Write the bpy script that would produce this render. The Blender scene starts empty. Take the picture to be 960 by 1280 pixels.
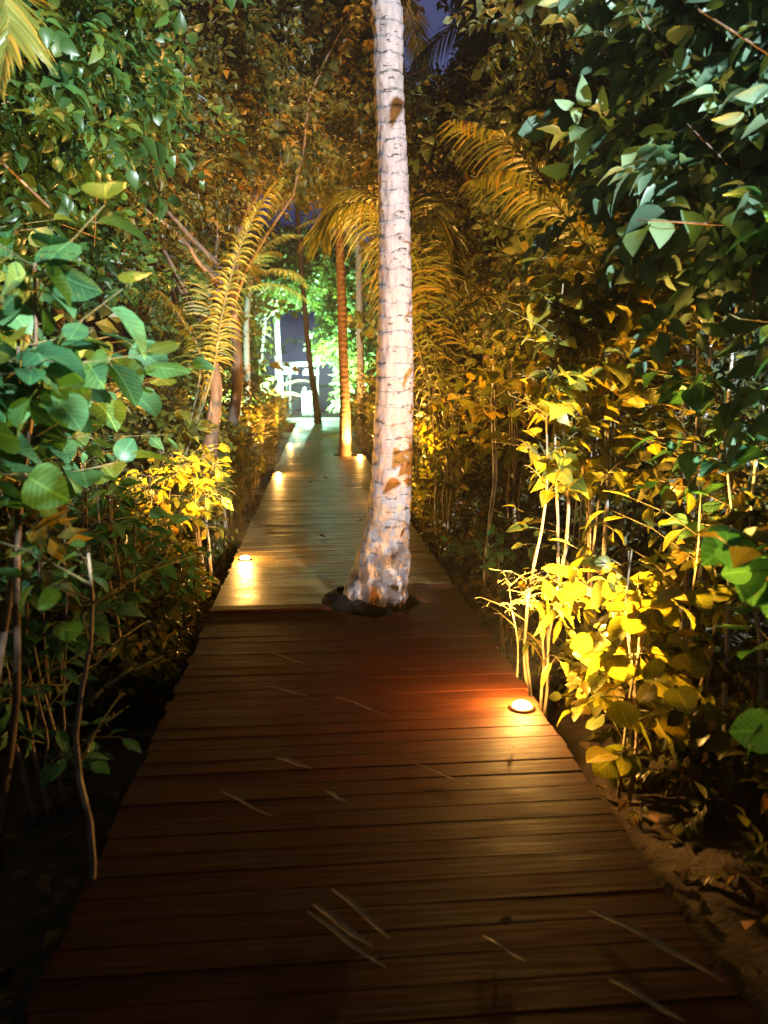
import bpy, math, random
import numpy as np
from mathutils import Vector, Matrix, Euler, noise

R = math.radians
random.seed(7)
rng = np.random.default_rng(11)
scene = bpy.context.scene
COL = scene.collection

# ------------------------------------------------------------------ camera
EYE = Vector((0.0, 0.0, 1.6))
F = 961.0
cam_d = bpy.data.cameras.new('camera')
cam_d.sensor_fit = 'VERTICAL'
cam_d.sensor_height = 36.0
cam_d.sensor_width = 27.0
cam_d.lens = F / 1280.0 * 36.0
cam_d.clip_start = 0.05
cam_d.clip_end = 3000
cam_d.dof.use_dof = True
cam_d.dof.focus_distance = 6.0
cam_d.dof.aperture_fstop = 2.0
cam = bpy.data.objects.new('camera', cam_d)
cam.location = EYE
cam.rotation_euler = Euler((R(90 - 9.5), 0, R(-5.1)))
COL.objects.link(cam)
scene.camera = cam
CR = cam.rotation_euler.to_matrix()


def P(px, py, Y):
    """world point on the sight line of a photo pixel at forward distance Y"""
    d = CR @ Vector(((px - 480) / F, -(py - 640) / F, -1.0))
    return EYE + d * (Y / d.y)


# ------------------------------------------------------------------ world, lights, exposure
world = bpy.data.worlds.new('World')
scene.world = world
world.use_nodes = True
wt = world.node_tree
bg = wt.nodes['Background']
# night sky: deep navy with thin cloud lit purple grey by the town, the same all round
def sky_node(t, **kw):
    n = wt.nodes.new(t)
    for k, v in kw.items(): setattr(n, k, v)
    return n


stc = sky_node('ShaderNodeTexCoord')
smp = sky_node('ShaderNodeMapping'); smp.inputs['Scale'].default_value = (1, 1, 2.2)
snz = sky_node('ShaderNodeTexNoise'); snz.inputs['Scale'].default_value = 2.6; snz.inputs['Detail'].default_value = 6
srp = sky_node('ShaderNodeValToRGB')
srp.color_ramp.elements[0].position = 0.38; srp.color_ramp.elements[0].color = (0.010, 0.015, 0.080, 1)
srp.color_ramp.elements[1].position = 0.66; srp.color_ramp.elements[1].color = (0.15, 0.17, 0.36, 1)
wt.links.new(stc.outputs['Generated'], smp.inputs['Vector'])
wt.links.new(smp.outputs[0], snz.inputs['Vector'])
wt.links.new(snz.outputs[0], srp.inputs[0])
wt.links.new(srp.outputs[0], bg.inputs[0])
bg.inputs[1].default_value = 0.8

LAMP_COL = (1.0, 0.50, 0.11)
LAMP_W = 74.0
FLOOD_COL = (0.84, 0.96, 1.0)
FLOOD_W = 23000.0
UP_W = 1450.0
GLOW_HAZE = 0.0007
FAR_COL = (0.50, 1.0, 0.72)
FAR_W = 3600.0

scene.view_settings.view_transform = 'Standard'
scene.view_settings.look = 'None'
scene.view_settings.exposure = 0.0
scene.view_settings.gamma = 1.0
scene.view_settings.use_curve_mapping = False
cy = scene.cycles
cy.max_bounces = 6
cy.diffuse_bounces = 1
cy.glossy_bounces = 3
cy.transmission_bounces = 4
cy.sample_clamp_indirect = 3.0
cy.use_denoising = True
try:
    cy.denoiser = 'OPENIMAGEDENOISE'
except Exception:
    pass


# ------------------------------------------------------------------ helpers: ids
def tag(o, label=None, cat=None, group=None, kind=None):
    if label: o['label'] = label
    if cat: o['category'] = cat
    if group: o['group'] = group
    if kind: o['kind'] = kind
    return o


def empty(name, loc=(0, 0, 0), rz=0.0):
    o = bpy.data.objects.new(name, None)
    o.location = loc
    o.rotation_euler = (0, 0, rz)
    o.empty_display_size = 0.1
    COL.objects.link(o)
    return o


def link(name, me, parent=None, mat4=None):
    o = bpy.data.objects.new(name, me)
    if parent is not None:
        o.parent = parent
    if mat4 is not None:
        o.matrix_basis = mat4
    COL.objects.link(o)
    return o


def mesh_np(name, verts, quads=None, tris=None, mat=None, smooth=True, tone=None):
    me = bpy.data.meshes.new(name)
    verts = np.asarray(verts, dtype=np.float32)
    nq = 0 if quads is None else len(quads)
    nt = 0 if tris is None else len(tris)
    me.vertices.add(len(verts))
    me.vertices.foreach_set('co', verts.ravel())
    loops = []
    starts = []
    if nq:
        loops.append(np.asarray(quads, dtype=np.int32).ravel())
        starts.append(np.arange(nq, dtype=np.int32) * 4)
    if nt:
        loops.append(np.asarray(tris, dtype=np.int32).ravel())
        starts.append(nq * 4 + np.arange(nt, dtype=np.int32) * 3)
    loops = np.concatenate(loops)
    starts = np.concatenate(starts)
    me.loops.add(len(loops))
    me.loops.foreach_set('vertex_index', loops)
    me.polygons.add(nq + nt)
    me.polygons.foreach_set('loop_start', starts)
    me.polygons.foreach_set('use_smooth', np.full(nq + nt, smooth, dtype=bool))
    me.update(calc_edges=True)
    if tone is not None:
        at = me.attributes.new('tone', 'FLOAT', 'POINT')
        at.data.foreach_set('value', np.asarray(tone, dtype=np.float32))
    if mat: me.materials.append(mat)
    return me


def box_arrays(x0, x1, y0, y1, z0, z1):
    v = [(x0, y0, z0), (x1, y0, z0), (x1, y1, z0), (x0, y1, z0), (x0, y0, z1), (x1, y0, z1), (x1, y1, z1), (x0, y1, z1)]
    q = [(0, 3, 2, 1), (4, 5, 6, 7), (0, 1, 5, 4), (1, 2, 6, 5), (2, 3, 7, 6), (3, 0, 4, 7)]
    return v, q


def bevel_box(name, x0, x1, y0, y1, z0, z1, b, mat):
    """box whose top edges are chamfered"""
    v = [(x0, y0, z0), (x1, y0, z0), (x1, y1, z0), (x0, y1, z0),
         (x0, y0, z1 - b), (x1, y0, z1 - b), (x1, y1, z1 - b), (x0, y1, z1 - b),
         (x0 + b, y0 + b, z1), (x1 - b, y0 + b, z1), (x1 - b, y1 - b, z1), (x0 + b, y1 - b, z1)]
    q = [(0, 3, 2, 1), (0, 1, 5, 4), (1, 2, 6, 5), (2, 3, 7, 6), (3, 0, 4, 7),
         (4, 5, 9, 8), (5, 6, 10, 9), (6, 7, 11, 10), (7, 4, 8, 11), (8, 9, 10, 11)]
    return mesh_np(name, v, q, None, mat, smooth=False)


def multi_box(name, boxes, mat):
    V, Q = [], []
    for b in boxes:
        v, q = box_arrays(*b)
        Q += [tuple(i + len(V) for i in f) for f in q]
        V += v
    return mesh_np(name, V, Q, None, mat, smooth=False)


def tube_arrays(pts, rad, segs=8, jitter=0.0, cap=True, base=0):
    pts = [Vector(p) for p in pts]
    n = len(pts)
    V, Q, T = [], [], []
    ref = Vector((1, 0, 0))
    for i, p in enumerate(pts):
        t = (pts[min(i + 1, n - 1)] - pts[max(i - 1, 0)])
        t = t.normalized() if t.length > 1e-9 else Vector((0, 0, 1))
        a = ref - t * ref.dot(t)
        if a.length < 1e-3: a = Vector((0, 1, 0)) - t * t.y
        a.normalize()
        ref = a
        b = t.cross(a)
        r = rad[i] if hasattr(rad, '__len__') else rad
        for k in range(segs):
            an = 2 * math.pi * k / segs
            rr = r
            if jitter:
                rr = r * (1 + jitter * noise.noise(Vector((p.x * 9 + math.cos(an) * 2, p.y * 9 + math.sin(an) * 2, p.z * 7))))
            q = p + (a * math.cos(an) + b * math.sin(an)) * rr
            V.append(q[:])
    for i in range(n - 1):
        for k in range(segs):
            k2 = (k + 1) % segs
            Q.append((base + i * segs + k, base + i * segs + k2, base + (i + 1) * segs + k2, base + (i + 1) * segs + k))
    if cap:
        for i, s in ((0, -1), (n - 1, 1)):
            V.append(pts[i][:])
            c = base + len(V) - 1
            for k in range(segs):
                k2 = (k + 1) % segs
                T.append((c, base + i * segs + k, base + i * segs + k2) if s > 0 else (c, base + i * segs + k2, base + i * segs + k))
    return V, Q, T


def tube(name, pts, rad, mat, segs=8, jitter=0.0):
    V, Q, T = tube_arrays(pts, rad, segs, jitter)
    return mesh_np(name, V, Q, T, mat)


def tubes(name, list_of, mat, segs=5):
    V, Q, T = [], [], []
    for pts, rad in list_of:
        v, q, t = tube_arrays(pts, rad, segs, 0, True, len(V))
        V += v; Q += q; T += t
    return mesh_np(name, V, Q, T, mat)


def lathe(name, prof, mat, segs=24):
    V, Q, T = [], [], []
    for r, z in prof:
        for k in range(segs):
            a = 2 * math.pi * k / segs
            V.append((r * math.cos(a), r * math.sin(a), z))
    for i in range(len(prof) - 1):
        for k in range(segs):
            k2 = (k + 1) % segs
            Q.append((i * segs + k, i * segs + k2, (i + 1) * segs + k2, (i + 1) * segs + k))
    V.append((0, 0, prof[-1][1]))
    c = len(V) - 1
    m = (len(prof) - 1) * segs
    for k in range(segs):
        T.append((c, m + k, m + (k + 1) % segs))
    return mesh_np(name, V, Q, T, mat)


# ------------------------------------------------------------------ materials
class NT:
    def __init__(s, name):
        s.m = bpy.data.materials.new(name)
        s.m.use_nodes = True
        s.t = s.m.node_tree
        s.b = s.t.nodes['Principled BSDF']
        s.out = s.t.nodes['Material Output']

    def n(s, typ, **kw):
        nd = s.t.nodes.new(typ)
        for k, v in kw.items():
            if k.startswith('i_'):
                key = k[2:]
                key = int(key) if key.isdigit() else key.replace('_', ' ')
                nd.inputs[key].default_value = v
            else:
                setattr(nd, k, v)
        return nd

    def l(s, a, b): s.t.links.new(a, b)

    def coord(s, scale=(1, 1, 1), kind='Object', rand=True):
        tc = s.n('ShaderNodeTexCoord')
        mp = s.n('ShaderNodeMapping')
        mp.inputs['Scale'].default_value = scale
        s.l(tc.outputs[kind], mp.inputs['Vector'])
        if rand:
            oi = s.n('ShaderNodeObjectInfo')
            mu = s.n('ShaderNodeMath', operation='MULTIPLY')
            mu.inputs[1].default_value = 37.0
            s.l(oi.outputs['Random'], mu.inputs[0])
            cb = s.n('ShaderNodeCombineXYZ')
            s.l(mu.outputs[0], cb.inputs[0]); s.l(mu.outputs[0], cb.inputs[1])
            s.l(cb.outputs[0], mp.inputs['Location'])
        return mp.outputs[0]

    def noise(s, vec, scale, detail=4, rough=0.55):
        nz = s.n('ShaderNodeTexNoise')
        nz.inputs['Scale'].default_value = scale
        nz.inputs['Detail'].default_value = detail
        nz.inputs['Roughness'].default_value = rough
        s.l(vec, nz.inputs['Vector'])
        return nz.outputs[0]

    def ramp(s, fac, stops):
        r = s.n('ShaderNodeValToRGB')
        el = r.color_ramp.elements
        while len(el) < len(stops): el.new(0.5)
        for e, (p, c) in zip(el, stops):
            e.position = p
            e.color = c if len(c) == 4 else (*c, 1)
        s.l(fac, r.inputs[0])
        return r.outputs[0]

    def mix(s, fac, a, b, blend='MIX'):
        m = s.n('ShaderNodeMix', data_type='RGBA', blend_type=blend)
        for sock, v in ((m.inputs[0], fac), (m.inputs[6], a), (m.inputs[7], b)):
            if isinstance(v, (int, float)): sock.default_value = v
            elif isinstance(v, tuple): sock.default_value = v if len(v) == 4 else (*v, 1)
            else: s.l(v, sock)
        return m.outputs[2]

    def bump(s, h, strength=0.5, dist=0.01):
        b = s.n('ShaderNodeBump')
        b.inputs['Strength'].default_value = strength
        b.inputs['Distance'].default_value = dist
        s.l(h, b.inputs['Height'])
        s.l(b.outputs[0], s.b.inputs['Normal'])

    def base(s, c):
        if isinstance(c, tuple): s.b.inputs['Base Color'].default_value = (*c, 1)
        else: s.l(c, s.b.inputs['Base Color'])

    def rough(s, v):
        if isinstance(v, (int, float)): s.b.inputs['Roughness'].default_value = v
        else: s.l(v, s.b.inputs['Roughness'])


def mat_leaf(name, ca, cb, joined=False, veins=False, trans=0.4, rough=0.38, tt=(1.5, 1.35, 0.6), hot=(1.5, 1.05, 0.8)):
    w = NT(name)
    if joined:
        at = w.n('ShaderNodeAttribute', attribute_name='tone')
        fac = at.outputs['Fac']
    else:
        oi = w.n('ShaderNodeObjectInfo')
        fac = oi.outputs['Random']
    vec = w.coord((1, 1, 1))
    col = w.ramp(fac, [(0.0, ca), (0.55, tuple((a + b) / 2 for a, b in zip(ca, cb))), (0.72, cb), (1.0, (cb[0] * hot[0], cb[1] * hot[1], cb[2] * hot[2]))])
    nz = w.noise(vec, 3.0 if joined else 4.5, 3)
    col = w.mix(0.5, col, w.ramp(nz, [(0.3, (0.55, 0.6, 0.5)), (0.7, (1.2, 1.15, 1.1))]), 'MULTIPLY')
    if veins:
        sp = w.noise(vec, 7.0, 5, 0.6)
        col = w.mix(w.ramp(sp, [(0.62, (0, 0, 0)), (0.70, (0.75, 0.75, 0.75))]), col, (0.11, 0.06, 0.02))
        tc = w.n('ShaderNodeTexCoord')
        sx = w.n('ShaderNodeSeparateXYZ')
        w.l(tc.outputs['Object'], sx.inputs[0])
        ab = w.n('ShaderNodeMath', operation='ABSOLUTE'); w.l(sx.outputs[0], ab.inputs[0])
        # side veins: stripes of (y - 0.75|x|)
        mu = w.n('ShaderNodeMath', operation='MULTIPLY_ADD')
        w.l(ab.outputs[0], mu.inputs[0]); mu.inputs[1].default_value = -0.7; w.l(sx.outputs[1], mu.inputs[2])
        sc = w.n('ShaderNodeMath', operation='MULTIPLY'); w.l(mu.outputs[0], sc.inputs[0]); sc.inputs[1].default_value = 46.0
        sn = w.n('ShaderNodeMath', operation='SINE'); w.l(sc.outputs[0], sn.inputs[0])
        vr = w.ramp(sn.outputs[0], [(0.86, (0, 0, 0)), (0.99, (1, 1, 1))])
        mid = w.ramp(ab.outputs[0], [(0.0, (1, 1, 1)), (0.022, (1, 1, 1)), (0.035, (0, 0, 0))])
        vm = w.mix(1.0, vr, mid, 'LIGHTEN')
        col = w.mix(vm, col, w.mix(1.0, col, (1.9, 1.7, 1.6), 'MULTIPLY'))
        w.bump(vm, 0.5, 0.01)
    w.base(col)
    w.rough(rough)
    tr = w.n('ShaderNodeBsdfTranslucent')
    w.l(w.mix(1.0, col, tt, 'MULTIPLY'), tr.inputs[0])
    ms = w.n('ShaderNodeMixShader')
    ms.inputs[0].default_value = trans
    w.l(w.b.outputs[0], ms.inputs[1]); w.l(tr.outputs[0], ms.inputs[2])
    w.l(ms.outputs[0], w.out.inputs[0])
    return w.m


M = {}
M['leaf_big'] = mat_leaf('broad_leaf', (0.03, 0.11, 0.05), (0.11, 0.26, 0.11), veins=True, trans=0.3, tt=(0.9, 1.3, 0.7), hot=(1.1, 1.1, 0.9))
M['leaf_mid'] = mat_leaf('sapling_leaf', (0.10, 0.13, 0.02), (0.26, 0.26, 0.035), veins=True, trans=0.42)
M['leaf_dark'] = mat_leaf('canopy_foliage', (0.012, 0.024, 0.008), (0.16, 0.145, 0.025), joined=True, hot=(1.9, 1.0, 0.7))
M['leaf_green'] = mat_leaf('green_foliage', (0.010, 0.035, 0.012), (0.055, 0.15, 0.04), joined=True, hot=(2.2, 0.95, 0.8))
M['leaf_grey'] = mat_leaf('grey_green_foliage', (0.03, 0.055, 0.03), (0.15, 0.19, 0.10), joined=True, hot=(1.6, 1.0, 0.7))
M['leaf_teal'] = mat_leaf('teal_foliage', (0.05, 0.10, 0.07), (0.20, 0.31, 0.21), joined=True, tt=(0.9, 1.3, 0.8), hot=(1.2, 1.0, 0.8))
M['leaf_hedge'] = mat_leaf('hedge_foliage', (0.11, 0.15, 0.025), (0.27, 0.27, 0.045), joined=True)
M['leaf_far'] = mat_leaf('far_foliage', (0.04, 0.09, 0.03), (0.14, 0.20, 0.07), joined=True)
M['frond'] = mat_leaf('palm_leaflets', (0.13, 0.16, 0.03), (0.26, 0.26, 0.06), joined=True, trans=0.35)
M['litter'] = mat_leaf('dead_leaf', (0.05, 0.03, 0.015), (0.14, 0.08, 0.035), joined=True, trans=0.1, rough=0.7)


def mk_wood(name, c0, c1, c2, r0, r1, spec, tints):
    w = NT(name)
    vec = w.coord((0.9, 14.0, 6.0))
    oi = w.n('ShaderNodeObjectInfo')
    g = w.noise(vec, 3.0, 8, 0.65)
    col = w.ramp(g, [(0.25, c0), (0.5, c1), (0.75, c2)])
    tint = w.ramp(oi.outputs['Random'], [(0.0, (tints[0],) * 3), (1.0, (tints[1],) * 3)])
    col = w.mix(1.0, col, tint, 'MULTIPLY')
    v2 = w.coord((1, 1, 1), rand=False, kind='Object')
    blot = w.noise(w.coord((1.4, 3.0, 1)), 2.2, 5)
    col = w.mix(0.6, col, w.ramp(blot, [(0.35, (0.45, 0.42, 0.4)), (0.65, (1.15, 1.1, 1.05))]), 'MULTIPLY')
    w.base(col)
    w.rough(w.ramp(blot, [(0.3, (r0,) * 3), (0.7, (r1,) * 3)]))
    w.b.inputs['Specular IOR Level'].default_value = spec
    w.bump(g, 0.55, 0.006)
    return w.m


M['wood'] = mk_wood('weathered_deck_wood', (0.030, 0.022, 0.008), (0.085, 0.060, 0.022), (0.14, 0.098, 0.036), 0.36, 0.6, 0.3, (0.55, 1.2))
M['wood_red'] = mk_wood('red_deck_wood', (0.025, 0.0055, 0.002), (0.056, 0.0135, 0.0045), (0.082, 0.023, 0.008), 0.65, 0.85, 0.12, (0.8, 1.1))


def mk_beam():
    w = NT('beam_wood')
    g = w.noise(w.coord((1, 12, 12)), 2.0, 6)
    w.base(w.ramp(g, [(0.3, (0.03, 0.015, 0.01)), (0.7, (0.10, 0.05, 0.03))]))
    w.rough(0.7)
    w.bump(g, 0.4, 0.01)
    return w.m


M['beam'] = mk_beam()


def mk_soil():
    w = NT('soil')
    v = w.coord((1, 1, 1), rand=False)
    a = w.noise(v, 1.3, 8); b = w.noise(v, 14.0, 6, 0.7)
    c = w.mix(0.5, w.ramp(a, [(0.3, (0.02, 0.012, 0.008)), (0.7, (0.07, 0.045, 0.028))]), w.ramp(b, [(0.35, (0.02, 0.014, 0.01)), (0.7, (0.13, 0.09, 0.06))]))
    w.base(c); w.rough(0.9); w.bump(b, 0.9, 0.05)
    return w.m


M['soil'] = mk_soil()


def mk_palm(name, pale, lichen_amt, rings=True, dark=0.5):
    """ringed palm bark: pale crust, dark ring scars and flecks, rusty patches low down"""
    w = NT(name)
    v = w.coord((1, 1, 1), rand=False)
    vs = w.coord((1, 1, 0.28), rand=False)
    n1 = w.noise(v, 9.0, 7, 0.65)
    n2 = w.noise(vs, 42.0, 6, 0.7)
    n3 = w.noise(v, 3.1, 4)
    fle = w.noise(w.coord((1, 1, 2.6), rand=False), 15.0, 5, 0.6)
    col = w.ramp(n1, [(0.25, tuple(c * 0.62 for c in pale)), (0.5, pale), (0.8, tuple(min(0.85, c * 1.18) for c in pale))])
    col = w.mix(0.45, col, w.ramp(n2, [(0.3, (0.45, 0.42, 0.42)), (0.62, (1.1, 1.1, 1.1))]), 'MULTIPLY')
    at = w.n('ShaderNodeAttribute', attribute_name='tone')
    scar = w.mix(1.0, at.outputs['Fac'], fle, 'MULTIPLY')
    col = w.mix(w.ramp(scar, [(0.36, (0, 0, 0)), (0.58, (dark, dark, dark))]), col, (0.035, 0.022, 0.016))
    fk = w.ramp(fle, [(0.63, (0, 0, 0)), (0.68, (1, 1, 1))])
    col = w.mix(fk, col, (0.03, 0.02, 0.018))
    if lichen_amt > 0:
        sx = w.n('ShaderNodeSeparateXYZ')
        tc = w.n('ShaderNodeTexCoord'); w.l(tc.outputs['Object'], sx.inputs[0])
        mr = w.n('ShaderNodeMapRange'); w.l(sx.outputs[2], mr.inputs[0])
        mr.inputs[1].default_value = 2.0; mr.inputs[2].default_value = 0.7
        mr.inputs[3].default_value = 0.0; mr.inputs[4].default_value = 1.0
        lf = w.noise(w.coord((1, 1, 0.8), rand=False), 12.0, 6, 0.65)
        lm = w.mix(1.0, w.ramp(lf, [(0.46, (0, 0, 0)), (0.54, (1, 1, 1))]), mr.outputs[0], 'MULTIPLY')
        mm = w.n('ShaderNodeMath', operation='MULTIPLY'); w.l(lm, mm.inputs[0]); mm.inputs[1].default_value = lichen_amt
        col = w.mix(mm.outputs[0], col, w.ramp(n1, [(0.3, (0.26, 0.10, 0.03)), (0.7, (0.55, 0.28, 0.12))]))
        mr2 = w.n('ShaderNodeMapRange'); w.l(sx.outputs[2], mr2.inputs[0])
        mr2.inputs[1].default_value = 1.15; mr2.inputs[2].default_value = 0.42
        dk = w.noise(w.coord((1, 1, 0.35), rand=False), 13.0, 6, 0.65)
        dm = w.mix(1.0, w.ramp(dk, [(0.42, (0, 0, 0)), (0.5, (1, 1, 1))]), mr2.outputs[0], 'MULTIPLY')
        col = w.mix(dm, col, (0.03, 0.015, 0.012))
    w.base(col); w.rough(0.72)
    hb = w.mix(0.5, n1, n2)
    hb2 = w.mix(0.6, hb, fk, 'SUBTRACT')
    w.bump(hb2, 0.8, 0.012)
    return w.m


M['palm_main'] = mk_palm('palm_bark_pale', (0.225, 0.185, 0.19), 0.9, dark=0.95)
M['palm'] = mk_palm('palm_bark', (0.30, 0.17, 0.11), 0.0)
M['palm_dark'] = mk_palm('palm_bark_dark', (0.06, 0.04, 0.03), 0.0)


def mk_bark(name, a, b, scale=18):
    w = NT(name)
    v = w.coord((1, 1, 0.22), rand=True)
    g = w.noise(v, scale, 6, 0.65)
    pt = w.noise(w.coord((1, 1, 0.5)), 7.0, 3)
    c = w.ramp(g, [(0.3, a), (0.7, b)])
    c = w.mix(w.ramp(pt, [(0.62, (0, 0, 0)), (0.66, (0.7, 0.7, 0.7))]), c, tuple(min(0.75, x * 2.0) for x in b))
    w.base(c); w.rough(0.75); w.bump(g, 0.6, 0.01)
    return w.m


M['bark'] = mk_bark('tree_bark', (0.05, 0.032, 0.02), (0.20, 0.13, 0.08))
M['stem'] = mk_bark('sapling_stem', (0.16, 0.11, 0.06), (0.40, 0.31, 0.20), 40)
M['stem_pale'] = mk_bark('pale_stem', (0.28, 0.25, 0.22), (0.55, 0.50, 0.45), 30)
M['twig'] = mk_bark('green_twig', (0.08, 0.08, 0.03), (0.20, 0.17, 0.07), 40)


def mk_plain(name, col, rough=0.5, metal=0.0, var=0.15, scale=8):
    w = NT(name)
    nz = w.noise(w.coord(), scale, 6)
    w.base(w.ramp(nz, [(0.25, tuple(c * (1 - var) for c in col)), (0.75, tuple(min(1, c * (1 + var)) for c in col))]))
    w.rough(rough)
    w.b.inputs['Metallic'].default_value = metal
    w.bump(nz, 0.2, 0.003)
    return w.m


M['root'] = mk_plain('root_mass', (0.0065, 0.004, 0.003), 1.0, 0.0, 0.7, 40)
M['root'].node_tree.nodes['Principled BSDF'].inputs['Specular IOR Level'].default_value = 0.1
M['bronze'] = mk_plain('dark_bronze', (0.10, 0.065, 0.04), 0.4, 0.9, 0.3, 60)
M['pole'] = mk_plain('galvanised_pole', (0.35, 0.36, 0.37), 0.45, 0.7, 0.2, 30)
M['white'] = mk_plain('white_paint', (0.78, 0.78, 0.76), 0.5, 0, 0.06, 5)
M['canvas'] = mk_plain('white_canvas', (0.75, 0.76, 0.75), 0.85, 0, 0.06, 12)
M['terrace'] = mk_plain('pale_concrete', (0.62, 0.60, 0.56), 0.8, 0, 0.15, 3)


def mk_emit(name, col, s):
    w = NT(name)
    w.base((0.8, 0.7, 0.5)); w.rough(0.3)
    w.b.inputs['Emission Color'].default_value = (*col, 1)
    w.b.inputs['Emission Strength'].default_value = s
    return w.m


M['lens'] = mk_emit('lamp_lens', (1.0, 0.72, 0.32), 160.0)
M['lens_cool'] = mk_emit('floodlight_lens', (0.75, 1.0, 0.9), 30.0)


def mk_sea():
    w = NT('night_sea')
    nz = w.noise(w.coord((1, 1, 1), rand=False), 0.8, 4)
    w.base((0.01, 0.015, 0.03)); w.rough(0.25); w.bump(nz, 0.4, 0.1)
    return w.m


M['sea'] = mk_sea()


# ------------------------------------------------------------------ the setting
def ground_sheet():
    xs = np.concatenate([np.linspace(-400, -14, 14), np.linspace(-12, 12, 61), np.linspace(14, 400, 14)])
    ys = np.concatenate([np.linspace(-300, -8, 10), np.linspace(-6, 40, 116), np.linspace(41, 47, 6)])
    V, Q = [], []
    for y in ys:
        for x in xs:
            z = -0.38 + 0.07 * noise.noise(Vector((x * 0.9, y * 0.9, 0))) + 0.03 * noise.noise(Vector((x * 3.1, y * 3.1, 4)))
            V.append((x, y, z))
    nx = len(xs)
    for j in range(len(ys) - 1):
        for i in range(nx - 1):
            Q.append((j * nx + i, j * nx + i + 1, (j + 1) * nx + i + 1, (j + 1) * nx + i))
    return mesh_np('ground', V, Q, None, M['soil'])


tag(link('ground', ground_sheet()), kind='structure')
tag(link('sea', mesh_np('sea', [(-1500, 46, -0.7), (1500, 46, -0.7), (1500, 2500, -0.7), (-1500, 2500, -0.7)], [(0, 1, 2, 3)], None, M['sea'], False)), kind='structure')
tag(link('terrace', multi_box('terrace', [(-3.2, 3.6, 32.36, 45.0, -0.5, -0.012)], M['terrace'])), kind='structure')

# boardwalk: every board its own piece, notched round the two palms that grow through it
DX0, DX1 = -0.76, 1.10
PITCH, BW, BT = 0.110, 0.1084, 0.028
palm1 = P(470, 757, 5.55); palm1.z = -0.35
palm2 = P(430, 567, 17.4); palm2.z = -0.35
HOLES = [(palm1.x - 0.04, palm1.y, 0.37), (palm2.x + 0.12, palm2.y, 0.36)]
deck = empty('boardwalk', (0, 0, 0))
tag(deck, kind='structure')
board_meshes = {}


def board_mesh(L, red):
    key = (round(L, 2), red)
    if key not in board_meshes:
        h = key[0] / 2
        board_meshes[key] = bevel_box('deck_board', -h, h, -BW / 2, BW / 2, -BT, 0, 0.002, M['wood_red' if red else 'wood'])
    return board_meshes[key]


def cut_board(al, ah, bl, bh, red):
    """board piece whose ends follow the round hole: x at the near and far long edge"""
    h = BW / 2
    t, e = -BT, 0.0
    v = [(al, -h, t), (bl, -h, t), (bh, h, t), (ah, h, t), (al, -h, e), (bl, -h, e), (bh, h, e), (ah, h, e)]
    q = [(0, 3, 2, 1), (4, 5, 6, 7), (0, 1, 5, 4), (1, 2, 6, 5), (2, 3, 7, 6), (3, 0, 4, 7)]
    return mesh_np('deck_board', v, q, None, M['wood_red' if red else 'wood'], False)


def chord(hx, hy, hr, yy):
    d = abs(yy - hy)
    return math.sqrt(max(0.0, hr * hr - d * d))


behind = []
y = -2.2
while y < 32.3:
    if y < 0.9:
        behind.append((DX0, DX1, y - BW / 2, y + BW / 2, -BT, random.uniform(-0.0015, 0.0003)))
        y += PITCH
        continue
    raised = 0.016 if (5.36 < y <= 5.36 + PITCH) else 0.0
    dz = random.uniform(-0.0015, 0.0003)
    hole = None
    for h_ in HOLES:
        if abs(y - h_[1]) < h_[2] + BW / 2: hole = h_
    if hole:
        hx, hy, hr = hole
        lo = max(0.02, chord(hx, hy, hr, y - BW / 2)); hi = max(0.02, chord(hx, hy, hr, y + BW / 2))
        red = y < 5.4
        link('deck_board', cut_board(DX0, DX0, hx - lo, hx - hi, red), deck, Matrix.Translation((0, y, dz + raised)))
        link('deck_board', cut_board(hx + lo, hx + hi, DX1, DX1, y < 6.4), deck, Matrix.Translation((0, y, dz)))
    else:
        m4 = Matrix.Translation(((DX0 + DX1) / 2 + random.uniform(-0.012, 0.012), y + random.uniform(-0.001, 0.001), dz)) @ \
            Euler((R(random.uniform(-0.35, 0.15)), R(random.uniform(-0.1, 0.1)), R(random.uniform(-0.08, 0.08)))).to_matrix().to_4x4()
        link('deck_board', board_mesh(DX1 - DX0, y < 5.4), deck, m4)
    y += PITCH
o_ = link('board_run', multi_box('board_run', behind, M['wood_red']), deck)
o_['kind'] = 'stuff'
for x in (-0.60, 0.05, 0.97):
    if x == 0.05:
        link('joist', multi_box('joist', [(x - 0.03, x + 0.03, -2.2, 5.0, -0.17, -0.036)], M['beam']), deck)
        link('joist', multi_box('joist', [(x - 0.03, x + 0.03, 6.0, 32.3, -0.17, -0.036)], M['beam']), deck)
    else:
        link('joist', multi_box('joist', [(x - 0.03, x + 0.03, -2.2, 32.3, -0.17, -0.036)], M['beam']), deck)
for k in range(12):
    for x in (-0.60, 0.97):
        link('post', multi_box('post', [(x - 0.06, x + 0.06, -1.4 + k * 2.8, -1.28 + k * 2.8, -0.6, -0.172)], M['beam']), deck)


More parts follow.
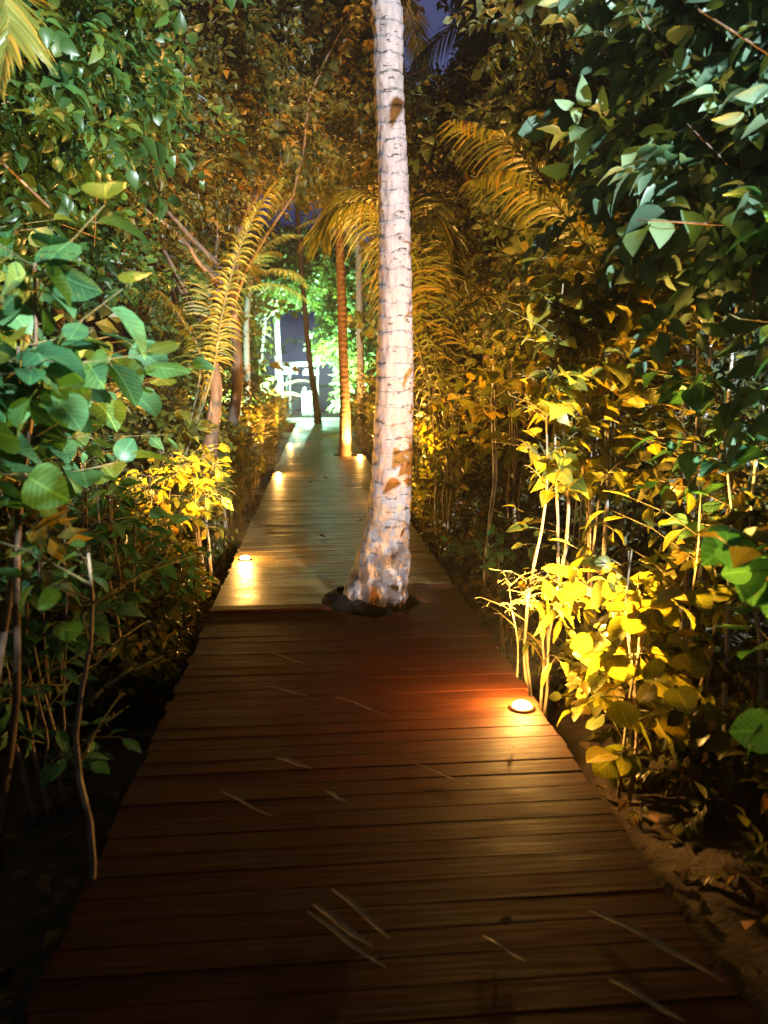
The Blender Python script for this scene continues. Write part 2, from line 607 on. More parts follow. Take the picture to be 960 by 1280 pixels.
# ------------------------------------------------------------------ lamps
def make_deck_light(loc, label, power=LAMP_W):
    r = empty('deck_light', loc)
    tag(r, label, 'deck light', 'deck lights along the boardwalk edges')
    link('mounting_ring', RING, r)
    link('lens', LENS, r)
    for sx, sy in ((0.047, 0), (-0.024, 0.041), (-0.024, -0.041)):
        link('screw', SCREW, r, Matrix.Translation((sx, sy, 0.012)))
    ld = bpy.data.lights.new('lamp_bulb', 'POINT')
    ld.energy = power; ld.color = LAMP_COL; ld.shadow_soft_size = 0.03
    lo = bpy.data.objects.new('lamp_bulb', ld); lo.parent = r; lo.location = (0, 0, 0.10)
    COL.objects.link(lo)
    lu = bpy.data.lights.new('lamp_uplight', 'SPOT')
    lu.energy = UP_W; lu.color = LAMP_COL; lu.shadow_soft_size = 0.03; lu.spot_size = R(150); lu.spot_blend = 0.6
    lo = bpy.data.objects.new('lamp_uplight', lu); lo.parent = r; lo.location = (0, 0, 0.11)
    lo.rotation_euler = (R(180), 0, 0)
    COL.objects.link(lo)
    return r


RING = lathe('mounting_ring', [(0.066, 0.0), (0.066, 0.006), (0.060, 0.014), (0.050, 0.016), (0.046, 0.010)], M['bronze'], 28)
LENS = lathe('lens', [(0.046, 0.008), (0.045, 0.016), (0.038, 0.024), (0.026, 0.030), (0.012, 0.033)], M['lens'], 24)
SCREW = lathe('screw', [(0.004, 0.0), (0.004, 0.004), (0.002, 0.005)], M['bronze'], 8)
pR = P(652, 897, 3.55)
for X, Yy, lab in (
        (pR.x, 3.55, 'nearest lit deck light, glaring at the right edge of the boardwalk'),
        (0.98, 10.3, 'lit deck light on the right edge hidden just behind the big pale palm trunk'),
        (0.98, 17.0, 'small lit deck light at the right edge beside the rust brown palm'),
        (0.98, 23.7, 'far lit deck light on the right edge beyond the second palm'),
        (-0.66, 7.0, 'lit deck light at the left edge under the overhanging yellow leaves'),
        (-0.66, 13.7, 'second lit deck light along the left edge, beyond the one under the overhanging leaves'),
        (-0.66, 20.4, 'third lit deck light along the left edge, small and far off in the hedge'),
        (-0.66, 27.1, 'farthest lit deck light on the left edge near the pale terrace')):
    make_deck_light((X, Yy, 0.0), lab, LAMP_W * (1.35 if Yy < 4 else 1.0))


def flood(name, label, loc, head, target, col, watts, cone, postmat, soft=0.12):
    """a floodlight head on a pole, with its lamp just in front of the glass"""
    r = empty(name, loc)
    tag(r, label, 'floodlight')
    L = Vector(loc); H = Vector(head) - L
    link('pole', tube('pole', [(0, 0, 0), (0, 0, H.z * 0.5), (0, 0, H.z - 0.12)], [0.05, 0.04, 0.035], postmat, 12), r)
    d = (Vector(target) - Vector(head)).normalized()
    q = d.to_track_quat('-Z', 'Y').to_matrix().to_4x4()
    hm = bevel_box('lamp_head', -0.16, 0.16, -0.11, 0.11, 0.0, 0.10, 0.03, postmat)
    link('lamp_head', hm, r, Matrix.Translation(H) @ q)
    gm = multi_box('lamp_glass', [(-0.14, 0.14, -0.09, 0.09, -0.014, -0.002)], M['lens_cool'])
    link('lamp_glass', gm, r, Matrix.Translation(H) @ q)
    ld = bpy.data.lights.new('floodlight_beam', 'SPOT')
    ld.energy = watts; ld.color = col; ld.spot_size = R(cone); ld.spot_blend = 0.4; ld.shadow_soft_size = soft
    lo = bpy.data.objects.new('floodlight_beam', ld); lo.parent = r
    lo.matrix_basis = Matrix.Translation(H + d * 0.16) @ q
    COL.objects.link(lo)
    return r


flood('floodlight_post', 'tall floodlight post behind the viewer, right of the boardwalk', (4.4, -6.2, -0.38), (4.4, -6.2, 4.6), (0.1, 4.6, 2.0), FLOOD_COL, FLOOD_W, 60, M['pole'], 0.05)
hf = P(388, 420, 39.0)
flood('floodlight_post', 'floodlight on a pole beyond the dark leaning palm at the end of the walk', (hf.x, 39.0, -0.012), (hf.x, 39.0, hf.z), (0.0, 26, 0.5), FAR_COL, FAR_W, 110, M['pole'])


def ground_spot(label, loc, target, watts):
    r = empty('ground_spotlight', loc)
    tag(r, label, 'spotlight')
    d = (Vector(target) - Vector(loc)).normalized()
    q = d.to_track_quat('Z', 'Y').to_matrix().to_4x4()
    link('stake', tube('stake', [(0, 0, -0.35), (0, 0, 0.0)], 0.012, M['bronze'], 8), r)
    link('lamp_can', lathe('lamp_can', [(0.03, -0.10), (0.055, -0.08), (0.06, 0.05), (0.056, 0.05), (0.052, 0.03)], M['bronze'], 20), r, q)
    ld = bpy.data.lights.new('spotlight_beam', 'SPOT')
    ld.energy = watts; ld.color = FAR_COL; ld.spot_size = R(95); ld.spot_blend = 0.6; ld.shadow_soft_size = 0.06
    lo = bpy.data.objects.new('spotlight_beam', ld); lo.parent = r
    lo.matrix_basis = Matrix.Translation(d * 0.09) @ d.to_track_quat('-Z', 'Y').to_matrix().to_4x4()
    COL.objects.link(lo)


ground_spot('low spotlight behind the left hedge aimed at the floodlit trees and terrace', (-1.6, 32.4, 0.12), (-0.4, 36.5, 4.5), 45000)
ground_spot('low spotlight behind the right hedge aimed at the floodlit trees and terrace', (1.6, 32.4, 0.12), (0.6, 36, 3.8), 45000)

ground_spot('low spotlight inside the left hedge aimed up at the pale palm trunks', (-2.3, 18.4, 0.9), (-2.0, 21.5, 2.6), 3000)


# ------------------------------------------------------------------ leaf templates (base at origin, along +Y, up +Z, length 1)
def leaf_arrays(outline, fold=0.12, droop=0.25, wave=0.0):
    V, Q = [], []
    for (yy, hw) in outline:
        z = -droop * yy * yy
        wv = wave * math.sin(yy * 14)
        V += [(-hw, yy - hw * 0.05, z + fold * hw + wv), (0, yy, z), (hw, yy - hw * 0.05, z + fold * hw - wv)]
    for i in range(len(outline) - 1):
        a = i * 3
        Q += [(a, a + 1, a + 4, a + 3), (a + 1, a + 2, a + 5, a + 4)]
    return np.array(V, dtype=np.float32), np.array(Q, dtype=np.int32)


OV = [(0, 0.012), (0.12, 0.13), (0.32, 0.24), (0.56, 0.25), (0.80, 0.14), (1.0, 0.004)]
RD = [(-0.04, 0.10), (0.06, 0.32), (0.28, 0.47), (0.55, 0.48), (0.80, 0.33), (0.96, 0.10), (1.0, 0.01)]
HT = [(-0.10, 0.12), (0.02, 0.36), (0.22, 0.44), (0.48, 0.36), (0.74, 0.19), (1.0, 0.004)]
LN = [(0, 0.01), (0.2, 0.10), (0.5, 0.13), (0.8, 0.075), (1.0, 0.003)]
TPL = {
    'oval': [leaf_arrays(OV, 0.35, 0.30), leaf_arrays(OV, 0.15, 0.10, 0.015), leaf_arrays(OV, 0.5, 0.5, 0.01)],
    'round': [leaf_arrays(RD, 0.22, 0.22, 0.012), leaf_arrays(RD, -0.1, 0.10, 0.02), leaf_arrays(RD, 0.3, 0.4, 0.015)],
    'heart': [leaf_arrays(HT, 0.25, 0.25, 0.01), leaf_arrays(HT, 0.1, 0.45, 0.015)],
    'lance': [leaf_arrays(LN, 0.5, 0.5), leaf_arrays(LN, 0.3, 0.25)],
}
SM = (np.array([(0, 0, 0), (-0.26, 0.45, 0.07), (0, 0.5, -0.03), (0.26, 0.45, 0.07), (0, 1, -0.14)], dtype=np.float32),
      np.array([(0, 2, 1, 1), (0, 3, 2, 2)], dtype=np.int32))
SMALL_V = np.array([(0, 0, 0), (-0.27, 0.45, 0.07), (0.27, 0.45, 0.07), (0, 1, -0.16)], dtype=np.float32)
SMALL_Q = np.array([(0, 2, 3, 1)], dtype=np.int32)


def make_spray(seed, nl=9, lw=0.27, fine=False):
    """a twig of folded leaves, unit length along +Y; 5 vertices and 2 faces a leaf"""
    r = np.random.default_rng(seed)
    V, Q = [], []
    for i in range(nl):
        t = 0.12 + 0.88 * i / (nl - 1)
        sd = 0 if i == nl - 1 else (1 if i % 2 else -1)
        p = np.array([0.05 * math.sin(t * 5 + seed), t * 0.8, 0.10 * math.sin(t * 3) - 0.12 * t * t])
        d = np.array([sd * 0.9, 0.55 + 0.3 * t, -0.15]) + r.normal(size=3) * 0.22
        d /= np.linalg.norm(d)
        u = np.array([0, 0, 1.0]) + r.normal(size=3) * 0.35
        x = np.cross(d, u); x /= np.linalg.norm(x); u = np.cross(x, d)
        L = 0.34 * (0.7 + 0.5 * r.random())
        dr = 0.15 + 0.3 * r.random()
        p = p + d * 0.04
        loc = [(0, 0, 0), (-lw, 0.42, 0.06), (0, 0.5, -0.05), (lw, 0.42, 0.06), (0, 1, -dr)]
        b = len(V)
        if fine:
            tv, tq = leaf_arrays([(yy, hw * lw / 0.25) for yy, hw in OV], 0.25 + 0.3 * r.random(), dr + 0.1, 0.01)
            for q in tv: V.append(p + (x * q[0] + d * q[1] + u * q[2]) * L)
            Q += [tuple(b + int(k) for k in f) for f in tq]
            continue
        for q in loc: V.append(p + (x * q[0] + d * q[1] + u * q[2]) * L)
        Q += [(b, b + 2, b + 4, b + 1), (b, b + 3, b + 4, b + 2)]
    return np.array(V, dtype=np.float32), np.array(Q, dtype=np.int32)


SPRAYS = [make_spray(s_, n_, w_) for s_, n_, w_ in ((1, 9, 0.27), (2, 7, 0.33), (3, 11, 0.2), (4, 6, 0.4))]
FINE = [make_spray(s_, n_, w_, True) for s_, n_, w_ in ((1, 8, 0.27), (2, 7, 0.33), (3, 9, 0.22), (4, 6, 0.38))]


def spray_mesh(name, pos, dirs, ups, size, mat, r, fine=False):
    """foliage as leafy twigs, one mesh"""
    Vs, Qs, Ts = [], [], []
    pick = r.integers(0, len(SPRAYS), len(pos)); off = 0
    lv = 18 if fine else 5
    Rm = frames(dirs, ups) * size[:, None, None]
    ct = r.random(len(pos))
    for j, (V, Q) in enumerate(FINE if fine else SPRAYS):
        k = pick == j
        if not k.any(): continue
        vv = np.einsum('nij,vj->nvi', Rm[k], V) + pos[k][:, None, :]
        n, nv = int(k.sum()), len(V)
        Qs.append((Q[None] + (np.arange(n, dtype=np.int32) * nv)[:, None, None]).reshape(-1, 4) + off)
        tl = np.repeat(r.random((n, nv // lv)), lv, axis=1) * 0.55 + ct[k][:, None] * 0.45
        Ts.append(tl.ravel()); Vs.append(vv.reshape(-1, 3)); off += n * nv
    return mesh_np(name, np.concatenate(Vs), np.concatenate(Qs), None, mat, fine, np.concatenate(Ts))


LEAFMESH = {}
for kk, lst in TPL.items():
    for big in (True, False):
        LEAFMESH[(kk, big)] = [mesh_np('leaf', v, q, None, M['leaf_big'] if big else M['leaf_mid']) for v, q in lst]


def frames(dirs, ups):
    """rotation matrices (N,3,3) with +Y = dirs and +Z near ups"""
    y = dirs / np.maximum(1e-6, np.linalg.norm(dirs, axis=1, keepdims=True))
    x = np.cross(y, ups)
    x /= np.maximum(1e-6, np.linalg.norm(x, axis=1, keepdims=True))
    z = np.cross(x, y)
    return np.stack([x, y, z], axis=2)


def cloud_mesh(name, tpl, pos, dirs, ups, size, mat, r=rng):
    """one mesh out of many copies of a leaf template"""
    V, Q = tpl
    Rm = frames(dirs, ups) * size[:, None, None]
    vv = np.einsum('nij,vj->nvi', Rm, V) + pos[:, None, :]
    n, k = len(pos), len(V)
    qq = Q[None] + (np.arange(n, dtype=np.int32) * k)[:, None, None]
    tone = np.repeat(r.random(n), k)
    return mesh_np(name, vv.reshape(-1, 3), qq.reshape(-1, 4), None, mat, True, tone)


GAPS = [  # natural openings in the canopy: (point a, point b, radius at a, radius at b)
    (P(535, 45, 5.0), P(532, 45, 30.0), 0.32, 1.7),
    (P(225, -12, 5.0), P(225, -12, 26.0), 0.12, 0.6),
    (P(376, 402, 16.0), P(376, 402, 60.0), 0.55, 1.9),
    (P(378, 475, 16.0), P(378, 475, 60.0), 0.50, 1.3),
]


FL = np.array([4.4, -6.2, 4.6])


def lit_opening(pos, g=0.0):
    """True inside the gap in the growth through which the floodlight reaches the pale trunk"""
    tr = np.array([palm1.x + 0.06, palm1.y])
    ab = tr - FL[:2]
    t = ((pos[:, :2] - FL[:2]) @ ab) / (ab @ ab)
    lat = np.abs((pos[:, 0] - FL[0]) * ab[1] - (pos[:, 1] - FL[1]) * ab[0]) / np.linalg.norm(ab)
    lo = FL[2] + (0.10 - FL[2]) * t
    hi = FL[2] + (4.6 - FL[2]) * t
    return (t > 0.02) & (t < 0.985) & (lat < 0.11 + g + (0.11 + g) * t) & (pos[:, 2] > lo - 2.2 * g) & (pos[:, 2] < hi + g)


def keep_mask(pos):
    """False inside the walk's clear passage and the canopy openings"""
    k = ~((pos[:, 0] > -0.95) & (pos[:, 0] < 1.25) & (pos[:, 2] < 2.9) & (pos[:, 1] > -2) & (pos[:, 1] < 45))
    k &= ~((np.abs(pos[:, 0]) < 0.8) & (pos[:, 2] < 3.6) & (pos[:, 1] < 6))
    k &= ~lit_opening(pos, 0.16)
    for a, b, ra, rb in GAPS:
        a = np.array(a); b = np.array(b); ab = b - a
        t = ((pos - a) @ ab) / (ab @ ab)
        tc = np.clip(t, 0, 1)
        d = np.linalg.norm(pos - (a + tc[:, None] * ab), axis=1)
        rad = ra + (rb - ra) * tc
        k &= ~((d < rad) & (t > 0) & (t < 1.0))
    return k


def clumps(center, radii, n, nclump, sigma, r, shell=0.45):
    """positions of leaves in irregular clumps through an ellipsoid"""
    u = r.normal(size=(nclump, 3)); u /= np.linalg.norm(u, axis=1, keepdims=True)
    rr = (shell + (1 - shell) * r.random(nclump)) ** 0.8
    rr *= 0.8 + 0.35 * r.random(nclump)
    cc = np.array(center) + u * rr[:, None] * np.array(radii)
    idx = r.integers(0, nclump, n)
    w = 0.55 + 0.9 * r.random(nclump)
    off = r.normal(size=(n, 3)) * (sigma * w[idx])[:, None]
    off[:, 2] *= 0.55
    return cc[idx] + off, cc, off


# ------------------------------------------------------------------ trees
def wavy(p0, p1, n=8, amp=0.08, seed=0):
    p0, p1 = Vector(p0), Vector(p1)
    out = []
    L = (p1 - p0).length
    for i in range(n + 1):
        t = i / n
        p = p0.lerp(p1, t)
        e = math.sin(math.pi * t)
        p += Vector((noise.noise(Vector((t * 2.3, seed * 3.1, 0))), noise.noise(Vector((t * 2.3, seed * 3.1, 9))), 0.3 * noise.noise(Vector((t * 2.3, seed, 19))))) * amp * L * (0.3 + e)
        out.append(p)
    return out


def make_tree(name, label, cat, base, top, r0, crown_c, radii, nleaf, leaf=0.10, mat='leaf_dark', bark='bark', seed=1, group=None, nclump=46, sigma=0.30, nlimb=9):
    r = np.random.default_rng(seed)
    base = Vector(base); root = empty(name, base)
    tag(root, label, cat, group)
    top = Vector(top)
    pts = [p - base for p in wavy(base, top, 12, 0.05, seed)]
    link('trunk', tube('trunk', pts, [r0 * (1.25 if i == 0 else 1 - 0.55 * i / 12) for i in range(13)], M[bark], 12, 0.18), root)
    pos, cc, off = clumps(crown_c, radii, int(nleaf * 0.30), nclump, sigma, r)
    k = keep_mask(pos)
    pos, off = pos[k], off[k]
    kc = keep_mask(cc)
    cc = cc[kc]
    order = r.permutation(len(cc))[:nlimb]
    for j in order:
        t = 0.5 + 0.5 * r.random()
        s = base.lerp(top, t)
        c = Vector(cc[j])
        lp = [p - base for p in wavy(s, c, 7, 0.10, seed + j)]
        link('limb', tube('limb', lp, [r0 * 0.34 * (1 - 0.11 * q) for q in range(8)], M[bark], 7, 0.1), root)
    tw = []
    for c in cc[:60]:
        for q in range(2):
            c0 = Vector(c) - base
            d = Vector(r.normal(size=3)) * sigma
            tw.append(([c0 - d, c0 + d * 0.2, c0 + d * 1.2], [0.008, 0.006, 0.003]))
    if tw: link('twigs', tubes('twigs', tw, M[bark], 4), root)
    n = len(pos)
    dirs = off + r.normal(size=(n, 3)) * sigma * 0.9
    dirs[:, 2] -= sigma * 0.5
    ups = r.normal(size=(n, 3)) * 0.55 + np.array([0, 0, 1.0])
    size = leaf * (0.6 + 0.8 * r.random(n))
    f = link('crown', spray_mesh('crown', pos - np.array(base), dirs, ups, size * 3.1, M[mat], r, base.y < 6.6), root)
    f['kind'] = 'stuff'
    return root


def shade_tree(label, base, top, r0, cc, rad, n, **kw):
    return make_tree('broadleaf_tree', label, 'tree', base, top, r0, cc, rad, n, **kw)


G0 = -0.38
# left side, near to far
shade_tree('dark green tree crown filling the top left corner above the near left shrubs', (-2.6, 4.3, G0), (-2.3, 4.6, 3.6), 0.075, (-2.15, 5.3, 3.75), (1.25, 1.3, 1.25), 9000, leaf=0.085, seed=21, mat='leaf_green')
shade_tree('left tree with a rust lit trunk standing behind the hedge of yellow leaves', P(262, 590, 9.0), P(275, 330, 9.0), 0.09, (-2.1, 9.6, 4.7), (1.6, 1.7, 1.8), 14000, leaf=0.10, seed=22, nclump=70)
shade_tree('amber lit tree whose crown arches over the walk left of the pale palm trunk', P(285, 560, 12.5), P(300, 250, 12.5), 0.10, (-0.6, 12.3, 6.2), (2.3, 2.2, 1.9), 15000, leaf=0.11, seed=23, nclump=75)
shade_tree('tree behind the front left tree with orange glints in a dark crown', (-4.0, 7.5, G0), (-3.6, 7.6, 3.8), 0.11, (-3.3, 8.0, 4.2), (1.9, 1.8, 2.4), 14000, leaf=0.10, seed=24, mat='leaf_green', nclump=80)
shade_tree('tall dark tree at the left rear above all the others', (-4.5, 14, G0), (-4.2, 14, 6.5), 0.15, (-3.6, 14.5, 7.6), (3.4, 3.0, 3.2), 16000, leaf=0.14, seed=25, mat='leaf_green', nclump=90, sigma=0.42)
shade_tree('small bare stemmed tree with twisting amber branches between the palms', (2.6, 20, G0), (2.0, 19.5, 6.0), 0.09, (0.3, 18.5, 7.4), (2.2, 2.2, 1.8), 9000, leaf=0.13, seed=26, nclump=60)
# right side
shade_tree('tree on the right behind the yellow saplings, crown grey green with small amber leaves', (3.2, 6.4, G0), (3.1, 6.5, 3.6), 0.085, (3.15, 6.6, 3.7), (1.3, 1.2, 1.6), 13000, leaf=0.085, seed=31, mat='leaf_grey', nclump=70)
shade_tree('near right tree with teal lit leaves filling the top right corner', (2.7, 3.3, G0), (2.5, 3.4, 3.0), 0.07, (2.25, 3.5, 3.15), (0.95, 0.9, 1.2), 4000, leaf=0.125, mat='leaf_teal', seed=32, nclump=44)
shade_tree('dark tree with rusty leaves right behind the pale palm trunk', (2.7, 11.6, G0), (2.6, 11.6, 4.2), 0.10, (2.7, 11.6, 4.7), (1.7, 1.5, 2.2), 13000, leaf=0.10, seed=33, nclump=70)
shade_tree('tree further right with a dense olive crown down to the undergrowth', (4.4, 8.0, G0), (4.2, 8.0, 4.0), 0.13, (4.1, 8.2, 3.6), (1.8, 2.0, 2.8), 15000, leaf=0.11, seed=34, mat='leaf_grey', nclump=90)
shade_tree('tree at the right rear with its crown under the black palm fronds', (4.0, 15, G0), (3.8, 15, 5.5), 0.14, (4.2, 15, 5.6), (2.6, 2.6, 3.0), 15000, leaf=0.14, seed=35, nclump=90, sigma=0.42)
# floodlit trees at the end
shade_tree('green floodlit tree whose leaves hang over the end of the walk', (-3.0, 33, 0.0), (-2.3, 33, 5.6), 0.14, (-0.3, 34.2, 6.5), (2.4, 1.2, 1.6), 7500, leaf=0.22, mat='leaf_far', seed=41, nclump=55, sigma=0.34)
shade_tree('green floodlit tree right of the dark leaning palm at the end of the walk', (3.0, 34, 0.0), (2.6, 34, 4.8), 0.13, (1.5, 34.8, 3.0), (1.05, 0.9, 2.7), 6500, leaf=0.2, mat='leaf_far', seed=42, nclump=60, sigma=0.32)


# ------------------------------------------------------------------ palms
def frond_meshes(pts, nleaf, length, seed, hang=0.5, mat='frond', r0=0.018, w=0.035, splay=0.9):
    """rachis tube and leaflet blades along a curve of points"""
    r = np.random.default_rng(seed)
    pts = [Vector(p) for p in pts]
    # resample (Catmull-Rom)
    dense = []
    for i in range(len(pts) - 1):
        p0 = pts[max(0, i - 1)]; p1 = pts[i]; p2 = pts[i + 1]; p3 = pts[min(len(pts) - 1, i + 2)]
        for q in range(8):
            t = q / 8
            dense.append(0.5 * ((2 * p1) + (-p0 + p2) * t + (2 * p0 - 5 * p1 + 4 * p2 - p3) * t * t + (-p0 + 3 * p1 - 3 * p2 + p3) * t ** 3))
    dense.append(pts[-1])
    n = len(dense)
    rm = tube('rachis', dense, [r0 * (1 - 0.85 * i / (n - 1)) for i in range(n)], M['twig'], 6)
    V, Q, tone = [], [], []
    for i in range(nleaf):
        t = 0.12 + 0.88 * (i + r.random() * 0.5) / nleaf
        f = t * (n - 1); a = min(n - 2, int(f))
        p = dense[a].lerp(dense[a + 1], f - a)
        tan = (dense[a + 1] - dense[a]).normalized()
        side = tan.cross(Vector((0, 0, 1)))
        if side.length < 0.1: side = tan.cross(Vector((0, 1, 0)))
        side.normalize()
        upv = side.cross(tan).normalized()
        prof = math.sin(math.pi * min(1, 0.18 + 0.82 * t)) ** 0.6 if t < 0.98 else 0.3
        L = length * max(0.25, prof) * (0.85 + 0.3 * r.random())
        for s in (-1, 1):
            d = (side * s * splay + tan * (0.45 + 0.5 * t) + upv * (0.25 - 0.1 * r.random())).normalized()
            hg = hang * (0.7 + 0.6 * r.random())
            prev = p.copy(); base = len(V)
            K = 5
            tn = r.random()
            wd = tan.cross(d).cross(d)
            wd = (tan - d * tan.dot(d)).normalized()
            for q in range(K):
                u = q / (K - 1)
                dd = (d + Vector((0, 0, -1)) * hg * u * 1.3).normalized()
                if q: prev = prev + dd * (L / (K - 1))
                ww = w * (0.35 + 0.65 * math.sin(math.pi * min(1, 0.25 + 0.6 * u))) * (1 - u ** 3 * 0.95) * 0.5
                V += [(prev + wd * ww)[:], (prev + upv * ww * 0.5)[:], (prev - wd * ww)[:]]
                tone += [tn] * 3
            for q in range(K - 1):
                b = base + q * 3
                Q += [(b, b + 1, b + 4, b + 3), (b + 1, b + 2, b + 5, b + 4)]
    lm = mesh_np('leaflets', V, Q, None, M[mat], True, tone)
    return rm, lm


def add_frond(root, pts, nleaf, length, seed, **kw):
    base = root.location
    rm, lm = frond_meshes([Vector(p) - base for p in pts], nleaf, length, seed, **kw)
    fr = link('frond', rm, root)
    lf = link('leaflets', lm, fr)
    lf['kind'] = 'stuff'
    return fr


def auto_crown(root, top, n, length, leaflet, seed, hang=0.5, elev=(10, 75), mat='frond', nleaf=44, w=0.04):
    r = random.Random(seed)
    for i in range(n):
        az = 2 * math.pi * (i + r.uniform(-0.25, 0.25)) / n
        el = R(r.uniform(*elev))
        L = length * r.uniform(0.8, 1.1)
        p = Vector(top); pts = [p.copy()]
        K = 6
        for q in range(K):
            e = el - R(95) * (q / K) ** 1.2 * r.uniform(0.75, 1.0)
            p = p + Vector((math.cos(az) * math.cos(e), math.sin(az) * math.cos(e), math.sin(e))) * (L / K)
            pts.append(p.copy())
        add_frond(root, pts, nleaf, leaflet, seed * 50 + i, hang=hang, mat=mat, w=w, r0=0.02 * length / 2.5)


def palm_trunk(root, line, rad, mat, segs=20, ring=0.09, amp=0.05, flare=None, rough_amp=0.06, seed=0, step=0.02):
    """ringed trunk; line/rad given at knots (world), resampled"""
    base = root.location
    line = [Vector(p) - base for p in line]
    zs = [p.z for p in line]
    n = max(30, int((zs[-1] - zs[0]) / step))
    V, Q, tone = [], [], []
    for i in range(n + 1):
        z = zs[0] + (zs[-1] - zs[0]) * i / n
        j = 0
        while j < len(zs) - 2 and z > zs[j + 1]: j += 1
        t = (z - zs[j]) / (zs[j + 1] - zs[j])
        def cr(a, b, c, d):
            return 0.5 * (2 * b + (c - a) * t + (2 * a - 5 * b + 4 * c - d) * t * t + (3 * b - a - 3 * c + d) * t ** 3)
        ja, jd = max(0, j - 1), min(len(zs) - 1, j + 2)
        cx = cr(line[ja].x, line[j].x, line[j + 1].x, line[jd].x)
        cyy = cr(line[ja].y, line[j].y, line[j + 1].y, line[jd].y)
        r = cr(rad[ja], rad[j], rad[j + 1], rad[jd])
        for k in range(segs):
            an = 2 * math.pi * k / segs
            wz = z + 0.028 * noise.noise(Vector((math.cos(an) * 1.6, math.sin(an) * 1.6, z * 2 + seed)))
            ph = (wz / ring + 0.35 * noise.noise(Vector((0, seed, z * 3)))) % 1.0
            saw = ph if ph < 0.88 else (1 - ph) / 0.12 * 0.88
            scar = 1.0 if (ph > 0.88 or ph < 0.05) else 0.0
            rr = r * (1 + amp * (1 + 0.5 * max(0, z - 1.8)) * (saw - 0.5)) + rough_amp * r * noise.noise(Vector((math.cos(an) * 3.1, math.sin(an) * 3.1, z * 9 + seed))) \
                + rough_amp * 0.6 * r * noise.noise(Vector((math.cos(an) * 9, math.sin(an) * 9, z * 26 + seed)))
            if flare: rr += flare(an, z)
            V.append((cx + math.cos(an) * rr, cyy + math.sin(an) * rr, z))
            tone.append(0.35 + 0.65 * scar)
    for i in range(n):
        for k in range(segs):
            k2 = (k + 1) % segs
            Q.append((i * segs + k, i * segs + k2, (i + 1) * segs + k2, (i + 1) * segs + k))
    return link('trunk', mesh_np('trunk', V, Q, None, mat, True, tone), root)


# the pale palm growing through the walk
prof = [(757, 470, 34), (735, 474, 33), (700, 480, 31), (650, 485, 27), (600, 489.5, 25.5), (500, 493, 23.5), (400, 494, 21.5),
        (300, 493.5, 20), (200, 490.5, 18.5), (100, 485.5, 18.5), (0, 481.5, 19)]
pl = empty('coconut_palm', palm1)
tag(pl, 'big pale palm trunk growing through a hole in the boardwalk, swollen at its foot', 'palm tree')
knots, rads = [], []
b0 = P(462, 800, 5.55)
knots.append(Vector((b0.x, 5.55, -0.42))); rads.append(0.26)
for py, px, hw in prof:
    p = P(px, py, 5.55)
    dist = (CR.transposed() @ (p - EYE)).z * -1
    knots.append(p); rads.append(hw * dist / F)
top = knots[-1]
knots += [Vector((top.x - 0.18, 5.6, top.z + 1.6)), Vector((top.x - 0.55, 5.7, top.z + 4.2))]
rads += [0.095, 0.085]
SC = 0.035


def main_flare(an, z):
    zz = z  # above root empty (at -0.35)
    h = max(0.0, 1 - zz / 1.15)
    lob = 0.5 + 0.5 * math.cos(5 * an + 1.1) + 0.35 * math.cos(8 * an)
    left = max(0, math.cos(an - R(185))) ** 2
    return h ** 2.2 * (0.05 * lob + 0.15 * left) + 0.02 * h * noise.noise(Vector((math.cos(an) * 5, math.sin(an) * 5, z * 12)))


palm_trunk(pl, knots, rads, M['palm_main'], segs=72, ring=0.105, amp=0.045, flare=main_flare, seed=3, step=0.014)
V, Q = [], []
for i in range(11):
    for k in range(40):
        an = 2 * math.pi * k / 40
        rr = (0.20 + 0.15 * (i / 10)) * (1 + 0.28 * max(0, math.cos(an - R(185))) + 0.20 * noise.noise(Vector((math.cos(an) * 3, math.sin(an) * 3, i * 0.2))))
        z = 0.37 + 0.06 * max(0, math.cos(an - R(185))) - 0.30 * (i / 10) ** 1.6 + 0.05 * noise.noise(Vector((math.cos(an) * 7, math.sin(an) * 7, i * 0.9)))
        V.append((math.cos(an) * rr - 0.04, math.sin(an) * rr, z))
for i in range(10):
    for k in range(40):
        Q.append((i * 40 + k, i * 40 + (k + 1) % 40, (i + 1) * 40 + (k + 1) % 40, (i + 1) * 40 + k))
link('root_mound', mesh_np('root_mound', V, Q, None, M['root'], True, [0.0] * len(V)), pl)
rootm = []
for k in range(120):
    an = random.uniform(0, 2 * math.pi)
    lf = 1 + 0.3 * max(0, math.cos(an - R(185)))
    r1 = (0.19 + random.uniform(0, 0.05)) * lf
    z0 = random.uniform(0.33, 0.41)
    pts = []
    for q in range(5):
        u = q / 4
        pts.append((math.cos(an + 0.2 * u) * (r1 + 0.17 * u * u) - 0.03 + random.uniform(-.008, .008), math.sin(an + 0.2 * u) * (r1 + 0.17 * u * u) + random.uniform(-.008, .008), z0 - (z0 - 0.1) * u ** 0.8))
    rootm.append((pts, [0.004, 0.008, 0.008, 0.007, 0.004]))
link('root_fringe', tubes('root_fringe', rootm, M['root'], 5), pl)
auto_crown(pl, knots[-1], 13, 3.0, 0.6, 5, hang=0.6)

# second palm through the deck, rust lit
p2 = empty('coconut_palm', palm2)
tag(p2, 'second palm growing through the boardwalk, slim rust brown trunk right of the walk centre', 'palm tree')
kn = [Vector((palm2.x, 17.4, -0.4))] + [P(x, yy, 17.4) for yy, x in ((560, 431), (500, 431), (430, 428.5), (370, 427), (310, 425), (240, 424))]
palm_trunk(p2, kn, [0.19, 0.14, 0.115, 0.105, 0.10, 0.095, 0.09], M['palm'], segs=24, ring=0.11, amp=0.08, seed=8, step=0.03)
auto_crown(p2, kn[-1], 11, 2.6, 0.5, 9, hang=0.6, elev=(20, 80))

